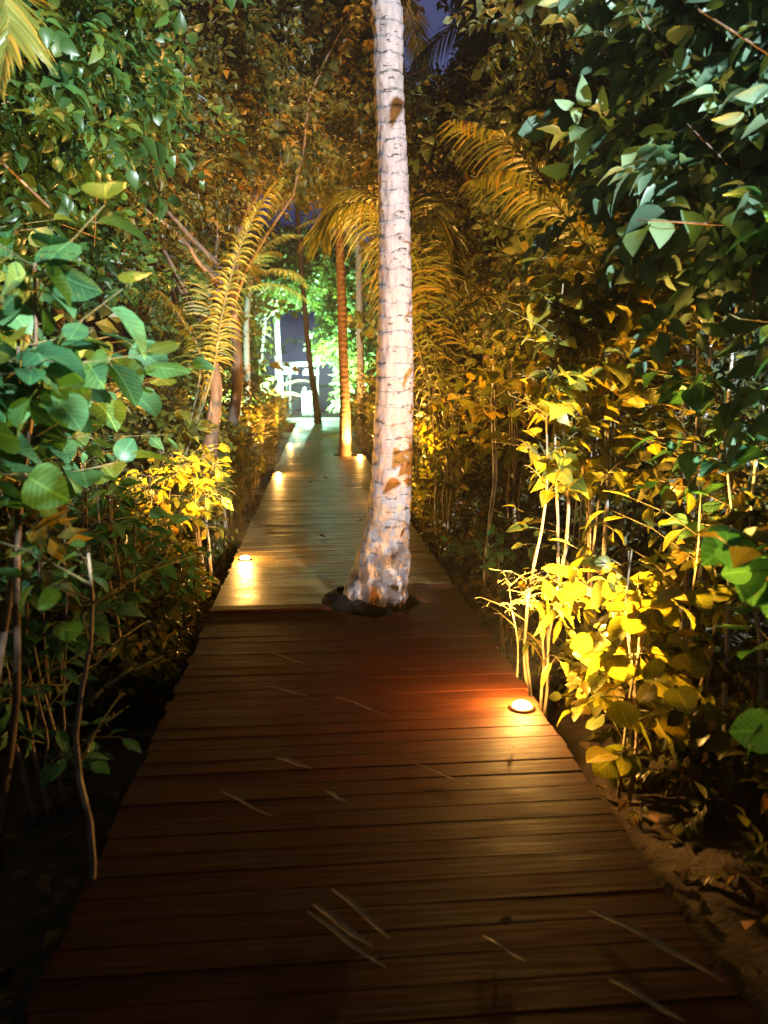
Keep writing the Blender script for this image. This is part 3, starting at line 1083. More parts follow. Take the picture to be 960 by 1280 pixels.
# dark leaning palm at the end
b3 = P(398, 527, 31.5); b3.z = -0.35
p3 = empty('coconut_palm', b3)
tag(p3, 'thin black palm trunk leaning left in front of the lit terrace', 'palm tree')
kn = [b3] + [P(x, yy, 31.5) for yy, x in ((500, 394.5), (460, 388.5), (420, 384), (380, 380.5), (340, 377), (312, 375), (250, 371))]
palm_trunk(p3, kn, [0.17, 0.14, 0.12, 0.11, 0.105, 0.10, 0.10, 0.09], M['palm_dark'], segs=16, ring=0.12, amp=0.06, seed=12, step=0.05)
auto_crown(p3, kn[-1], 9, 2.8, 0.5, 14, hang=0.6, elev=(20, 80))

# white trunks lit by the far floodlight
for (lab, Yy, pairs, rd, sd, nf) in (
        ('tall white lit palm trunk left of the gap to the night sky', 35.0, ((490, 350), (430, 346), (370, 344), (330, 343)), 0.17, 51, 7),
        ('thinner white lit palm trunk leaning just left of the tall white one', 36.0, ((480, 322), (420, 328.5), (380, 332), (340, 334)), 0.10, 52, 6),
        ('pale spindly palm trunk at the left hedge with peeling white bark', 22.0, ((520, 311), (460, 309), (400, 308), (350, 312)), 0.095, 53, 6),
        ('pale palm trunk leftmost of the lit ones, leaning over the left hedge', 20.0, ((530, 300), (470, 297), (420, 292), (370, 288)), 0.085, 54, 6),
        ('white lit palm trunk seen between the rust brown trunk and the big pale trunk', 25.0, ((520, 452), (415, 450), (325, 449), (290, 448.5)), 0.13, 55, 8)):
    bx = P(pairs[0][1], pairs[0][0], Yy)
    rt = empty('coconut_palm', (bx.x, Yy, -0.38))
    tag(rt, lab, 'palm tree')
    kn = [Vector((bx.x, Yy, -0.4))] + [P(x, yy, Yy) for yy, x in pairs]
    palm_trunk(rt, kn, [rd * 1.2, rd, rd * 0.9, rd * 0.85, rd * 0.8], M['palm_main'] if sd != 54 else M['palm'], segs=16, ring=0.13, amp=0.05, seed=sd, step=0.06)
    auto_crown(rt, kn[-1], nf, 2.2, 0.5, sd, hang=0.6, elev=(20, 80), nleaf=34)

# young palms whose fronds fan across the picture
def young_palm(label, base, fronds, **kw):
    rt = empty('young_palm', base)
    tag(rt, label, 'palm tree')
    link('trunk', tube('trunk', [(0, 0, -0.05), (0, 0, 0.3), (0.01, 0, 0.6)], [0.10, 0.09, 0.05], M['palm'], 14, 0.2), rt)
    for i, (pts, n, L, hg) in enumerate(fronds):
        add_frond(rt, [Vector(base) + Vector((0, 0, 0.5))] + [P(*q) for q in pts], n, L, int(abs(base[0] * 100) + i), hang=hg, **kw)
    return rt


young_palm('young palm with yellow fronds fanning out on both sides behind the big pale trunk', (1.75, 9.2, G0),
           [([(520, 420, 9.1), (500, 330, 9.0), (460, 262, 8.9), (418, 262, 8.8), (402, 300, 8.7)], 95, 0.95, 1.1),
            ([(530, 420, 9.2), (512, 320, 9.3), (480, 255, 9.4), (438, 240, 9.5), (412, 262, 9.6)], 95, 0.85, 1.0),
            ([(540, 420, 9.0), (525, 310, 8.9), (535, 270, 8.9), (560, 290, 8.8), (575, 350, 8.7)], 90, 0.8, 1.2),
            ([(545, 430, 9.2), (520, 320, 9.6), (514, 262, 9.8), (530, 245, 9.9), (556, 262, 10.0)], 90, 0.75, 1.1),
            ([(555, 440, 9.2), (590, 380, 9.2), (630, 370, 9.2), (665, 400, 9.2)], 46, 0.6, 0.8)])
young_palm('young palm with a fan of yellow and green fronds right of the big pale trunk', (2.5, 5.9, G0),
           [([(760, 420, 5.9), (725, 300, 5.8), (660, 200, 5.7), (600, 160, 5.6), (565, 150, 5.5)], 70, 0.46, 1.0),
            ([(760, 420, 5.9), (740, 330, 5.8), (690, 250, 5.7), (630, 215, 5.6), (590, 225, 5.5)], 70, 0.5, 1.0),
            ([(770, 430, 5.9), (770, 300, 6.0), (740, 200, 6.1), (700, 150, 6.2), (665, 140, 6.3)], 60, 0.45, 0.9),
            ([(780, 420, 5.9), (820, 300, 5.9), (880, 260, 5.8), (930, 300, 5.7)], 56, 0.45, 0.8)])
young_palm('young palm arching an amber frond over the left hedge', (-1.75, 8.9, G0),
           [([(262, 480, 8.9), (276, 400, 8.8), (296, 320, 8.7), (322, 262, 8.6), (350, 222, 8.5)], 60, 0.42, 1.0),
            ([(258, 480, 8.9), (262, 400, 8.9), (255, 340, 9.0), (235, 310, 9.1), (205, 300, 9.2)], 56, 0.36, 0.9),
            ([(250, 470, 8.9), (228, 400, 8.8), (190, 360, 8.7), (150, 370, 8.6)], 44, 0.4, 0.9)])
young_palm('young palm reaching a pale green frond in at the top left corner', (-3.3, 3.8, G0),
           [([(-330, 300, 3.8), (-140, 60, 3.7), (-30, -30, 3.6), (10, 20, 3.55), (2, 110, 3.5)], 60, 0.36, 0.5),
            ([(-330, 300, 3.8), (-240, 60, 3.7), (-160, -60, 3.6), (-60, -90, 3.5)], 46, 0.45, 0.8)])
for lab, bs, n, L, sd in (
        ('low green floodlit palm left of the white gate', (-2.3, 33.5, -0.1), 9, 2.4, 61),
        ('low green floodlit palm with fronds against the terrace on the right', (2.1, 31.0, -0.3), 9, 2.3, 62),
        ('small lit palm among the hedge in front of the pale left trunks', (-2.7, 25.0, -0.3), 9, 2.2, 63),
        ('squat palm with dim fronds among the undergrowth right of the rust brown trunk', (2.4, 19.0, -0.3), 9, 2.1, 64)):
    rt = empty('young_palm', bs)
    tag(rt, lab, 'palm tree')
    link('trunk', tube('trunk', [(0, 0, -0.2), (0, 0, 0.3), (0.02, 0, 0.7)], [0.14, 0.12, 0.07], M['palm'], 12, 0.2), rt)
    auto_crown(rt, Vector(bs) + Vector((0, 0, 0.65)), n, L, 0.5, sd, hang=0.5, elev=(35, 80), nleaf=40, mat='frond', w=0.05)
# tall palms whose black fronds cross the sky opening
for lab, bs, tp, n, sd in (
        ('tall palm right of the sky opening, black hanging fronds against the purple sky', (5.2, 17, G0), (4.4, 16.5, 9.0), 12, 71),
        ('tall palm whose black frond tips touch the big pale trunk at the top', (3.0, 21, G0), (2.0, 20, 11.0), 12, 72)):
    rt = empty('coconut_palm', bs)
    tag(rt, lab, 'palm tree')
    b, t = Vector(bs), Vector(tp)
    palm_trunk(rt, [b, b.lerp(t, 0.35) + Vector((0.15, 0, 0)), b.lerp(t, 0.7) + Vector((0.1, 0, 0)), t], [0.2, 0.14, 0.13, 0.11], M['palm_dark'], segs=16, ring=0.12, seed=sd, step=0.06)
    auto_crown(rt, t, n, 3.6, 0.75, sd, hang=0.9, elev=(-10, 70), nleaf=46, w=0.05)


# ------------------------------------------------------------------ shrubs and saplings
def sapling(name, label, cat, base, height, nstem, kind, big, size, nleaf, zone, spread, seed, lean=(0, 0), group=None,
            stem_mat='stem', stem_r=0.012, single=True, mat='leaf_hedge', face=None, twig=0.30, keepout=True, fan=1.0):
    """stems from one foot, side twigs in the leafy zone, leaves alternating along each twig.
    single=True: every leaf is an object of its own."""
    r = np.random.default_rng(seed)
    base = Vector(base)
    rt = empty(name, base)
    tag(rt, label, cat, group)
    stems = []
    for s in range(nstem):
        az = r.random() * 2 * math.pi
        st = Vector((math.cos(az), math.sin(az), 0)) * (0.02 + 0.07 * r.random()) * (1 if nstem > 1 else 0)
        h = height * (0.78 + 0.22 * r.random()) if s else height
        en = st * 1.5 + Vector((lean[0] + fan * spread * 0.22 * r.normal() * (nstem > 1), lean[1] + fan * spread * 0.22 * r.normal() * (nstem > 1), h))
        pts = wavy(st, en, 10, 0.045, seed * 3 + s)
        rr = stem_r * (0.7 + 0.5 * r.random())
        link('stem', tube('stem', pts, [rr * (1 - 0.07 * q) for q in range(11)], M[stem_mat], 7, 0.15), rt)
        stems.append(pts)
    ntw = max(2, nleaf // 5)
    tw = []; P_, D_, U_, S_ = [], [], [], []
    for t in range(ntw):
        pts = stems[t % nstem]
        z = zone[0] + (zone[1] - zone[0]) * r.random() ** 0.8
        u = min(0.999, z / max(0.01, pts[-1].z))
        f = u * 10; a = min(9, int(f))
        p0 = pts[a].lerp(pts[a + 1], f - a)
        az = r.random() * 2 * math.pi
        L = (twig * (0.5 + r.random())) * (spread / 0.3)
        dr = Vector((math.cos(az), math.sin(az), 0.25 + 0.5 * r.random())).normalized()
        q1 = p0 + dr * L * 0.5
        q2 = p0 + dr * L + Vector((0, 0, -0.12 * L))
        tw.append(([p0, q1, q2], [0.004, 0.003, 0.002] if stem_r < 0.02 else [0.007, 0.005, 0.003]))
        for k in range(5):
            s = (k + 1) / 5
            pp = p0.lerp(q1, s * 2) if s < 0.5 else q1.lerp(q2, s * 2 - 1)
            sd = 1 if k % 2 else -1
            side = Vector((-dr.y, dr.x, 0)) * sd
            d = (dr * (0.45 + 0.6 * (k == 4)) + side * (0.9 if k < 4 else 0.1) + Vector(r.normal(size=3)) * 0.28 + Vector((0, 0, -0.35 - 0.3 * r.random()))).normalized()
            pet = size * 0.25
            P_.append(pp + d * pet); D_.append(d)
            U_.append(Vector((0, 0, 1)) + Vector(r.normal(size=3)) * 0.45)
            S_.append(size * (0.6 + 0.65 * r.random()))
            tw.append(([pp, pp + d * pet * 1.1], [0.0022, 0.0016]))
    pos = np.array([p[:] for p in P_]); dirs = np.array([d[:] for d in D_]); ups = np.array([u[:] for u in U_]); sz = np.array(S_)
    wp = pos + np.array(base[:])
    tips = wp + dirs * sz[:, None] * 0.8
    k = np.ones(len(pos), bool)
    if keepout:
        for q in (wp, tips):
            k &= ~((q[:, 0] > DX0 - 0.02) & (q[:, 0] < DX1 + 0.02) & (q[:, 2] < 2.6))
        k &= keep_mask(tips) | (base.y < 9)
    if seed not in (101, 102, 109, 118):
        k &= ~lit_opening(wp) & ~lit_opening(tips)
    if keepout:
        k &= wp[:, 2] > -0.33
    pos, dirs, ups, sz = pos[k], dirs[k], ups[k], sz[k]
    link('twigs', tubes('twigs', tw, M['twig'], 4), rt)
    if single:
        Rm = frames(dirs, ups)
        lst = LEAFMESH[(kind, big)]
        for i in range(min(300, len(pos))):
            m3 = Matrix(Rm[i].tolist()).to_4x4() @ Matrix.Scale(sz[i], 4)
            m3.translation = Vector(pos[i])
            link('leaf', lst[i % len(lst)], rt, m3)
    else:
        f = link('foliage', cloud_mesh('foliage', TPL[kind][0], pos, dirs, ups, sz, M[mat], r), rt)
        f['kind'] = 'stuff'
    return rt


def at(px, Y, z=G0):
    p = P(px, 640, Y)
    return (p.x, Y, z)


def atx(X, Y, z=G0): return (X, Y, z)


SP = 'sapling'; SH = 'shrub'
# --- right side, from the lamp outward
sapling(SP, 'tall slim bright yellow sapling rising above the low one with drooping tufts', 'sapling', atx(1.24, 4.12), 2.5, 3, 'heart', False, 0.115, 300, (1.35, 2.45), 0.30, 101, stem_r=0.014, fan=0.7)
sapling(SP, 'low sapling with drooping yellow leaf tufts right behind the nearest deck light', 'sapling', atx(1.22, 3.93), 1.02, 4, 'lance', False, 0.15, 150, (0.45, 1.0), 0.26, 102, stem_r=0.010, fan=0.5)
sapling(SP, 'leafy sapling right of the tall yellow one, dimmer amber leaves on grey stems', 'sapling', atx(1.72, 4.4), 2.5, 3, 'oval', False, 0.12, 280, (0.7, 2.45), 0.46, 103, stem_mat='stem_pale', stem_r=0.013)
sapling(SP, 'golden sapling just behind the tall slim one, its leaves starting above bare amber stems', 'sapling', atx(1.62, 4.55), 2.75, 3, 'round', False, 0.10, 300, (1.3, 2.7), 0.34, 118, stem_r=0.013, fan=0.7)
sapling(SP, 'two pale straight stems with round leaves left of the tall yellow sapling', 'sapling', atx(1.42, 6.2), 2.3, 2, 'round', False, 0.10, 110, (1.3, 2.3), 0.36, 104, stem_mat='stem_pale', stem_r=0.017)
sapling(SP, 'cluster of thin amber stems just right of the big pale trunk', 'sapling', atx(1.36, 7.7), 2.1, 5, 'oval', False, 0.10, 200, (0.8, 2.1), 0.34, 105, stem_r=0.011)
sapling(SH, 'orange yellow bush close behind the big pale trunk on its right', 'shrub', atx(1.55, 9.4), 1.6, 6, 'heart', False, 0.15, 220, (0.5, 1.6), 0.36, 106, stem_r=0.011)
sapling('seedling', 'small bright green seedling at the deck edge left of the yellow saplings', 'seedling', atx(1.38, 5.35), 0.95, 3, 'heart', True, 0.085, 60, (0.45, 0.95), 0.20, 107, stem_r=0.007)
sapling('seedling', 'tiny green seedling low at the deck edge near the foot of the big pale trunk', 'seedling', atx(1.30, 6.9), 0.55, 3, 'round', True, 0.075, 50, (0.3, 0.55), 0.22, 108, stem_r=0.006)
sapling(SH, 'bush of broad golden leaves hanging beside the deck right of the nearest deck light', 'shrub', atx(1.52, 3.35), 1.25, 4, 'round', False, 0.125, 150, (0.2, 1.2), 0.30, 109, stem_r=0.010)
sapling(SH, 'bush of dim amber leaves low on the right behind the broad golden leaves', 'shrub', atx(2.05, 3.9), 1.7, 4, 'oval', False, 0.12, 170, (0.3, 1.7), 0.40, 110)
sapling(SP, 'sapling with teal green heart shaped leaves high at the right edge of the view', 'sapling', atx(2.0, 2.75), 2.9, 2, 'heart', True, 0.155, 190, (1.75, 2.85), 0.36, 111, stem_mat='stem_pale', stem_r=0.014)
sapling(SP, 'pale stemmed sapling with bright green leaves half way up the right edge', 'sapling', atx(2.15, 3.5), 2.3, 2, 'heart', True, 0.12, 110, (1.2, 2.25), 0.36, 112, stem_mat='stem_pale', stem_r=0.022)
sapling(SP, 'near sapling at the right edge with blurred brown green leaves above a thin stem', 'sapling', atx(1.50, 2.15), 1.45, 1, 'round', True, 0.13, 40, (0.85, 1.4), 0.26, 113, stem_r=0.007)
sapling(SH, 'dark shrub behind the blurred leaves at the lower right edge', 'shrub', atx(2.35, 2.7), 1.3, 5, 'oval', True, 0.12, 130, (0.3, 1.3), 0.40, 114)
sapling(SP, 'tall sapling with grey green leaves between the fan palm and the yellow saplings', 'sapling', atx(1.95, 5.4), 2.9, 4, 'oval', False, 0.12, 240, (1.4, 2.9), 0.48, 115, stem_mat='stem_pale')
sapling(SP, 'slender tree like sapling with small lit leaves up under the teal leaves on the right', 'sapling', atx(2.45, 4.7), 3.3, 4, 'oval', False, 0.12, 260, (1.5, 3.3), 0.55, 116, stem_mat='stem_pale', stem_r=0.018)
sapling(SP, 'thin stems with olive leaves filling the gap right of the orange yellow bush', 'sapling', atx(1.95, 7.2), 2.6, 5, 'oval', False, 0.13, 240, (0.9, 2.6), 0.50, 117)
# --- left side
sapling(SP, 'sapling with one pale straight stem at the lower left, few green leaves at its top', 'sapling', at(78, 2.35), 1.45, 1, 'round', True, 0.085, 55, (0.75, 1.4), 0.30, 121, stem_mat='stem', stem_r=0.015, lean=(0.03, 0.1))
sapling(SH, 'near left shrub with very large bright green leaves at eye height', 'shrub', atx(-1.35, 3.0), 2.42, 4, 'round', True, 0.145, 300, (1.5, 2.42), 0.50, 122, stem_mat='bark', stem_r=0.018, lean=(0.28, 0.0), keepout=False)
sapling(SH, 'left edge shrub with big teal leaves half way down the view', 'shrub', atx(-1.12, 1.75), 1.78, 2, 'round', True, 0.15, 60, (1.25, 1.78), 0.26, 123, stem_mat='bark', stem_r=0.010)
sapling(SH, 'left shrub with one heart shaped teal leaf over dark twigs', 'shrub', atx(-1.45, 4.0), 1.7, 4, 'heart', True, 0.12, 150, (0.5, 1.65), 0.42, 124, stem_mat='bark')
sapling(SH, 'shrub with slim rusty stems behind the pale stem at the lower left', 'shrub', atx(-1.20, 4.7), 1.5, 4, 'oval', True, 0.11, 150, (0.35, 1.4), 0.34, 125, stem_r=0.013)
sapling(SH, 'shrub with glossy white glinting leaves in the middle of the left thicket', 'shrub', atx(-1.75, 5.6), 2.1, 5, 'oval', True, 0.13, 220, (0.6, 2.1), 0.45, 126, stem_mat='bark')
sapling(SH, 'tall left shrub with dark green leaves under the top left tree', 'shrub', atx(-2.3, 4.9), 2.9, 5, 'round', True, 0.15, 220, (1.2, 2.9), 0.55, 127, stem_mat='bark', stem_r=0.018)
sapling(SH, 'bright yellow bush overhanging the left deck light just past the big palm', 'shrub', atx(-1.10, 7.65), 1.35, 6, 'oval', False, 0.13, 260, (0.45, 1.35), 0.32, 128)
sapling(SH, 'yellow bush in front of the left deck light with bare arching twigs', 'shrub', atx(-1.30, 6.4), 1.3, 5, 'oval', False, 0.11, 200, (0.4, 1.3), 0.34, 129)
sapling(SH, 'amber bush behind the overhanging yellow bush on the left', 'shrub', atx(-1.55, 8.6), 1.7, 6, 'heart', False, 0.14, 240, (0.4, 1.7), 0.42, 130)
sapling(SH, 'low dark shrub at the left deck edge in front of the big palm', 'shrub', atx(-1.10, 5.6), 0.95, 5, 'oval', True, 0.09, 140, (0.2, 0.95), 0.28, 131)
sapling(SH, 'dark low shrub beside the deck at the lower left behind the pale stem', 'shrub', atx(-1.25, 3.4), 0.8, 5, 'oval', True, 0.10, 110, (0.15, 0.8), 0.30, 132)
# --- thickets beside the viewer, which break the floodlight into slivers on the deck
sapling(SH, 'waist high shrub on the right of the deck level with the viewer', 'shrub', atx(1.75, 0.6), 1.15, 6, 'oval', False, 0.13, 280, (0.25, 1.15), 0.5, 141, single=False)
sapling(SH, 'waist high shrub on the right of the deck just behind the viewer', 'shrub', atx(1.95, -0.6), 1.25, 6, 'oval', False, 0.13, 280, (0.25, 1.2), 0.55, 142, single=False)
sapling(SH, 'waist high shrub on the right of the deck well behind the viewer', 'shrub', atx(2.2, -1.8), 1.35, 6, 'oval', False, 0.13, 280, (0.25, 1.25), 0.6, 143, single=False)
sapling(SH, 'shrub close to the right deck edge below the blurred leaves', 'shrub', atx(1.95, 1.5), 1.0, 5, 'oval', True, 0.10, 200, (0.2, 0.9), 0.35, 144, single=False)
sapling(SH, 'shrub on the left of the deck level with the viewer', 'shrub', atx(-1.5, 0.8), 1.0, 6, 'oval', False, 0.13, 240, (0.25, 1.0), 0.5, 145, single=False)

# --- hedge rows along the far walk
hl = [(-1.12, 10.3, 1.25, 'first yellow hedge bush on the left beyond the overhanging yellow bush'),
      (-1.10, 12.2, 1.35, 'yellow hedge bush just before the second left deck light'),
      (-1.15, 14.6, 1.45, 'yellow hedge bush just beyond the second left deck light'),
      (-1.15, 17.0, 1.5, 'yellow hedge bush half way between the second and third left deck lights'),
      (-1.15, 19.6, 1.55, 'yellow green hedge bush at the third left deck light'),
      (-1.15, 22.6, 1.6, 'lime lit hedge bush beyond the third left deck light'),
      (-1.2, 26.0, 1.6, 'lime lit hedge bush at the farthest left deck light'),
      (-1.3, 29.6, 1.4, 'last hedge bush on the left before the terrace')]
hr = [(1.55, 11.6, 1.5, 'yellow hedge bush on the right seen just left of the big pale trunk'),
      (1.45, 13.8, 1.5, 'yellow hedge bush on the right before the second palm'),
      (1.45, 16.0, 1.5, 'yellow hedge bush at the right foot of the rust brown palm'),
      (1.45, 18.6, 1.6, 'yellow hedge bush just past the rust brown palm'),
      (1.45, 22.0, 1.6, 'amber hedge bush at the far right deck light'),
      (1.45, 25.6, 1.6, 'green lit hedge bush on the right beyond the far deck lights'),
      (1.5, 29.4, 1.4, 'last hedge bush on the right before the terrace')]
for j, (X, Yy, h, lab) in enumerate(hl + hr):
    sapling('hedge_bush', lab, 'bush', atx(X, Yy), h, 7, 'oval', False, 0.13, 800, (0.3, h), 0.42, 150 + j, group='hedge bushes lining the far walk', single=False, stem_r=0.012)


# ------------------------------------------------------------------ masses nobody could count
def mass(name, label, boxes, n, leaf, mat, seed, nclump=400, sigma=0.35, fine=False):
    r = np.random.default_rng(seed)
    P_, O_ = [], []
    n = int(n * 0.26)
    vol = [(b[1] - b[0]) * (b[3] - b[2]) * (b[5] - b[4]) for b in boxes]
    for b, v in zip(boxes, vol):
        k = int(n * v / sum(vol)); kc = max(6, int(nclump * v / sum(vol)))
        c = np.stack([r.uniform(b[0], b[1], kc), r.uniform(b[2], b[3], kc), r.uniform(b[4], b[5], kc)], 1)
        idx = r.integers(0, kc, k)
        off = r.normal(size=(k, 3)) * sigma * (0.5 + r.random(kc)[idx])[:, None]
        off[:, 2] *= 0.7
        P_.append(c[idx] + off); O_.append(off)
    pos = np.concatenate(P_); off = np.concatenate(O_)
    k = keep_mask(pos) & (pos[:, 2] > -0.35) & ~((pos[:, 0] > DX0 - 0.14) & (pos[:, 0] < DX1 + 0.2) & (pos[:, 2] < 3))
    pos, off = pos[k], off[k]
    n = len(pos)
    dirs = off + r.normal(size=(n, 3)) * 0.3; dirs[:, 2] -= 0.15
    ups = r.normal(size=(n, 3)) * 0.6 + np.array([0, 0, 1.0])
    o = link(name, spray_mesh(name, pos, dirs, ups, 3.0 * leaf * (0.6 + 0.8 * r.random(n)), M[mat], r, fine))
    tag(o, label, name.replace('_', ' '), None, 'stuff')
    return o


mass('undergrowth', 'dense dark undergrowth of small leaves filling the ground on both sides of the walk',
     [(-5.5, -1.9, 3, 30, -0.3, 1.6), (1.9, 6.5, 1.5, 30, -0.3, 1.6), (-6, -2.3, -4, 3, -0.3, 0.9)], 90000, 0.10, 'leaf_dark', 201, 900)
mass('ground_cover', 'low leafy ground cover along both edges of the near deck', [(-1.9, -0.95, 4.2, 9, -0.35, 0.25), (1.3, 1.9, 3.4, 11, -0.35, 0.25), (1.5, 2.6, 2.2, 3.4, -0.35, 0.0)], 9000, 0.075, 'leaf_dark', 205, 260, 0.14, True)
mass('added_shrub_screen', 'unseen high bank of leafy growth right of the viewer, added to screen the floodlight off the deck', [(1.6, 3.1, -4.6, 1.0, -0.3, 2.05), (1.5, 2.3, -4.6, 0.0, 1.6, 2.6)], 72000, 0.12, 'leaf_dark', 204, 1400, 0.17)  # out of view, shaped to keep the floodlight off the near deck
mass('forest', 'dark forest foliage closing the view far to the left and right of the walk',
     [(-14, -6, -6, 44, 0, 9), (6.5, 14, 3, 44, 0, 9), (-8, -3.0, 20, 44, 1, 8), (3.2, 8, 20, 44, 1, 8), (-14, -6, 36, 48, 0, 9), (4, 14, 38, 50, 0, 9)], 190000, 0.30, 'leaf_dark', 202, 2600, 0.55)
mass('upper_canopy', 'overhead canopy of dark leaves meeting above the walk',
     [(-6, -1.0, 8, 24, 7.5, 10.5), (2.6, 6.5, 7, 22, 6.5, 10), (-1.4, 0.7, 9, 22, 8.0, 10.5), (-4, -1.2, 3.5, 8, 5.2, 7.5), (2.0, 4.5, 2.5, 7, 4.8, 7.5), (-4.5, 4.8, -7, 2.4, 6.3, 8.4)], 90000, 0.17, 'leaf_dark', 203, 900, 0.45)  # last block, unseen behind the viewer, is added to block sky light


def litter():
    r = np.random.default_rng(77)
    n = 9000
    x = r.uniform(-5, 5.5, n); yy = r.uniform(-1, 20, n)
    k = ~((x > DX0 - 0.05) & (x < DX1 + 0.05))
    x, yy = x[k], yy[k]
    pos = np.stack([x, yy, np.full(len(x), -0.345) + r.random(len(x)) * 0.04], 1)
    a = r.uniform(0, 2 * np.pi, len(x))
    dirs = np.stack([np.cos(a), np.sin(a), r.normal(size=len(x)) * 0.2], 1)
    ups = r.normal(size=(len(x), 3)) * 0.3 + np.array([0, 0, 1.0])
    o = link('leaf_litter', cloud_mesh('leaf_litter', (SMALL_V, SMALL_Q), pos, dirs, ups, 0.06 + 0.07 * r.random(len(x)), M['litter'], r))
    tag(o, 'brown leaf litter strewn over the soil beside the deck', 'leaf litter', None, 'stuff')


litter()

# fallen leaves on the deck
for (px, py, lab, s) in ((403, 671, 'dark fallen leaf on the deck boards left of the big pale trunk', 0.085),
                         (407, 598, 'dark curled leaf lying on the far green lit boards', 0.09),
                         (388, 603, 'tiny dark leaf scrap beside the curled leaf on the far boards', 0.06),
                         (450, 651, 'small dead leaf on the boards touching the left side of the big trunk', 0.06),
                         (333, 654, 'small dead leaf near the left deck edge by the lit lamp', 0.05),
                         (632, 1154, 'dark fallen leaf on the nearest boards at the lower right', 0.05),
                         (640, 935, 'small dry leaf just in front of the nearest deck light', 0.035),
                         (430, 858, 'tiny dead leaf on the red brown boards in front of the big trunk', 0.035)):
    d = CR @ Vector(((px - 480) / F, -(py - 640) / F, -1.0))
    p = EYE + d * (-(EYE.z - 0.012) / d.z)
    v, q = leaf_arrays(OV, 0.8, 0.25, 0.03)
    me = mesh_np('fallen_leaf', v - np.array([0, 0.5, -0.08]), q, None, M['litter'], True, np.full(len(v), 0.3))
    o = link('fallen_leaf', me)
    o.location = p + Vector((0, 0, 0.004)); o.scale = (s, s, s); o.rotation_euler = (0, 0, random.uniform(0, 6))
    tag(o, lab, 'fallen leaf')

# slim pale strips laid on the near boards
def on_deck(px, py, z=0.006):
    d = CR @ Vector(((px - 480) / F, -(py - 640) / F, -1.0))
    return EYE + d * (-(EYE.z - z) / d.z)


M['strip_pale'] = mk_plain('pale_strip', (0.22, 0.14, 0.10), 0.6, 0, 0.25, 30)
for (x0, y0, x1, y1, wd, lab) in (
        (385, 1140, 482, 1212, 0.008, 'longest of the three slim pale strips at the lower middle of the deck'),
        (392, 1131, 466, 1186, 0.012, 'slim pale strip lying close along the longest one at the lower middle'),
        (415, 1112, 487, 1176, 0.009, 'slim pale strip just above its two neighbours at the lower middle of the deck'),
        (735, 1138, 905, 1230, 0.012, 'very long pale strip near the lower right edge of the deck'),
        (762, 1225, 855, 1280, 0.010, 'pale strip cut by the bottom of the view at the lower right'),
        (604, 1170, 656, 1204, 0.007, 'short pale strip beside the dark fallen leaf at the lower right'),
        (520, 956, 588, 982, 0.006, 'thin pale strip on the boards left of the nearest deck light'),
        (418, 872, 484, 896, 0.007, 'pale strip with a bend in front of the big pale trunk'),
        (344, 948, 390, 963, 0.014, 'broad pale strip left of the deck centre'),
        (408, 990, 433, 1004, 0.010, 'tiny pale strip below the broad pale one'),
        (278, 990, 342, 1023, 0.007, 'faint pale strip near the dark left side of the deck'),
        (328, 858, 386, 872, 0.007, 'pale strip left of the bent one, nearer the left edge'),
        (338, 816, 388, 833, 0.005, 'thin pale strip a little before the raised board')):
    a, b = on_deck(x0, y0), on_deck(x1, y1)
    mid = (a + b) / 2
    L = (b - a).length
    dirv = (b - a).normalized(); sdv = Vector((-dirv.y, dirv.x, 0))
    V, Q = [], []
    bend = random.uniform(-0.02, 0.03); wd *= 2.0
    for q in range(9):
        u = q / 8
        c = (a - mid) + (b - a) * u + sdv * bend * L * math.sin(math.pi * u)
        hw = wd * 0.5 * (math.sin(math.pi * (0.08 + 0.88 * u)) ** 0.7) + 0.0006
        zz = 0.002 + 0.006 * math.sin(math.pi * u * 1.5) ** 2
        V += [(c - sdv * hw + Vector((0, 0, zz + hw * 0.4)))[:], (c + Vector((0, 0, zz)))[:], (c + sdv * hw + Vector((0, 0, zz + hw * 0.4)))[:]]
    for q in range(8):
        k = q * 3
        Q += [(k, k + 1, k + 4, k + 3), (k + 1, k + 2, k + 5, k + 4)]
    o = link('pale_strip', mesh_np('pale_strip', V, Q, None, M['strip_pale']))
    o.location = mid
    tag(o, lab, 'dry leaf', 'pale strips lying on the near boards')

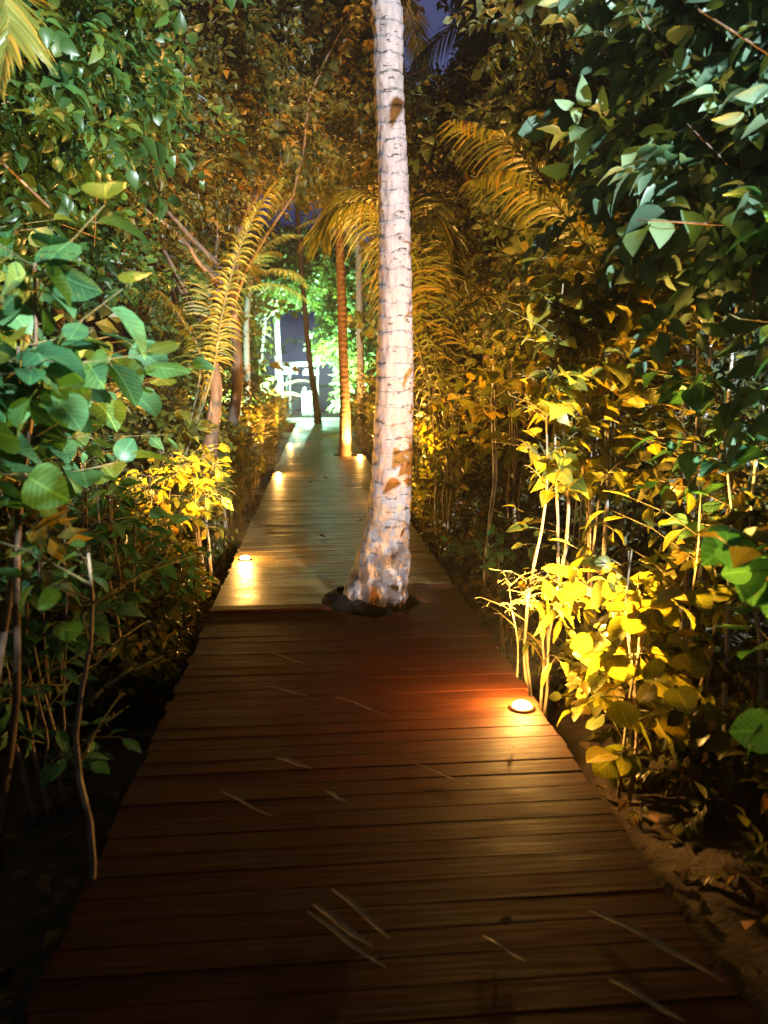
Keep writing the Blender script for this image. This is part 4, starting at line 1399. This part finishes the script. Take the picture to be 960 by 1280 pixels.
# ------------------------------------------------------------------ pavilion and gate on the terrace
YP = 41.0
pa = P(354, 456, YP); pb = P(399, 456, YP)
pv = empty('beach_pavilion', ((pa.x + pb.x) / 2, YP, -0.012))
tag(pv, 'small white flat roofed pavilion on the pale terrace at the end of the walk', 'pavilion')
w2 = (pb.x - pa.x) / 2
zt = P(376, 453, YP).z + 0.012; zb = P(376, 458, YP).z + 0.012
link('roof', bevel_box('roof', -w2, w2, -0.8, 1.2, zb, zt, 0.03, M['white']), pv)
zl = P(362, 468, YP).z + 0.012
link('side_panel', multi_box('side_panel', [(-w2 + 0.02, -w2 + 0.76, -0.76, -0.70, zl, zb - 0.003)], M['canvas']), pv)
for x, yy in ((-w2 + 0.36, -0.66), (w2 - 0.10, -0.66), (-w2 + 0.10, 1.05), (w2 - 0.10, 1.05)):
    link('post', multi_box('post', [(x - 0.05, x + 0.05, yy - 0.05, yy + 0.05, 0.0, zb - 0.003)], M['white']), pv)
z1 = P(388, 461, YP).z + 0.012; z2 = P(388, 469, YP).z + 0.012
link('hanging_awning', bevel_box('hanging_awning', -w2 + 1.02, w2 - 0.16, -0.3, 0.6, z2, z1, 0.12, M['canvas']), pv)
YG = 37.5
ga = P(377, 500, YG); gb = P(393, 500, YG)
gt = empty('white_gate', ((ga.x + gb.x) / 2, YG, -0.012))
tag(gt, 'low white slatted gate standing on the terrace left of the dark leaning palm', 'gate')
gw = (gb.x - ga.x) / 2
gh = P(385, 489, YG).z
for k in range(5):
    x = -gw + 0.05 + k * (2 * gw - 0.1) / 4
    link('slat', multi_box('slat', [(x - 0.035, x + 0.035, -0.015, 0.015, 0.05, gh)], M['white']), gt)
for z in (0.2, gh - 0.12):
    link('rail', multi_box('rail', [(-gw, gw, 0.018, 0.05, z, z + 0.07)], M['white']), gt)
link('gate_post', bevel_box('gate_post', -gw + 0.10, -gw + 0.20, 0.054, 0.15, 0, gh + 0.2, 0.02, M['white']), gt)


# ------------------------------------------------------------------ thin haze added to imitate a glow round the lamps
if GLOW_HAZE > 0:
    hm = bpy.data.materials.new('glow_haze')
    hm.use_nodes = True
    ht = hm.node_tree
    ht.nodes.remove(ht.nodes['Principled BSDF'])
    pv_ = ht.nodes.new('ShaderNodeVolumePrincipled')
    pv_.inputs['Color'].default_value = (0.95, 0.93, 0.92, 1)
    pv_.inputs['Density'].default_value = GLOW_HAZE
    ht.links.new(pv_.outputs[0], ht.nodes['Material Output'].inputs['Volume'])
    ho = link('haze', multi_box('haze', [(-15.5, 15.5, -8.5, 52, -1.8, 17)], hm))  # added box that imitates the glow round the lamps
    tag(ho, 'thin haze added to make a glow round the lamps', None, None, 'stuff')
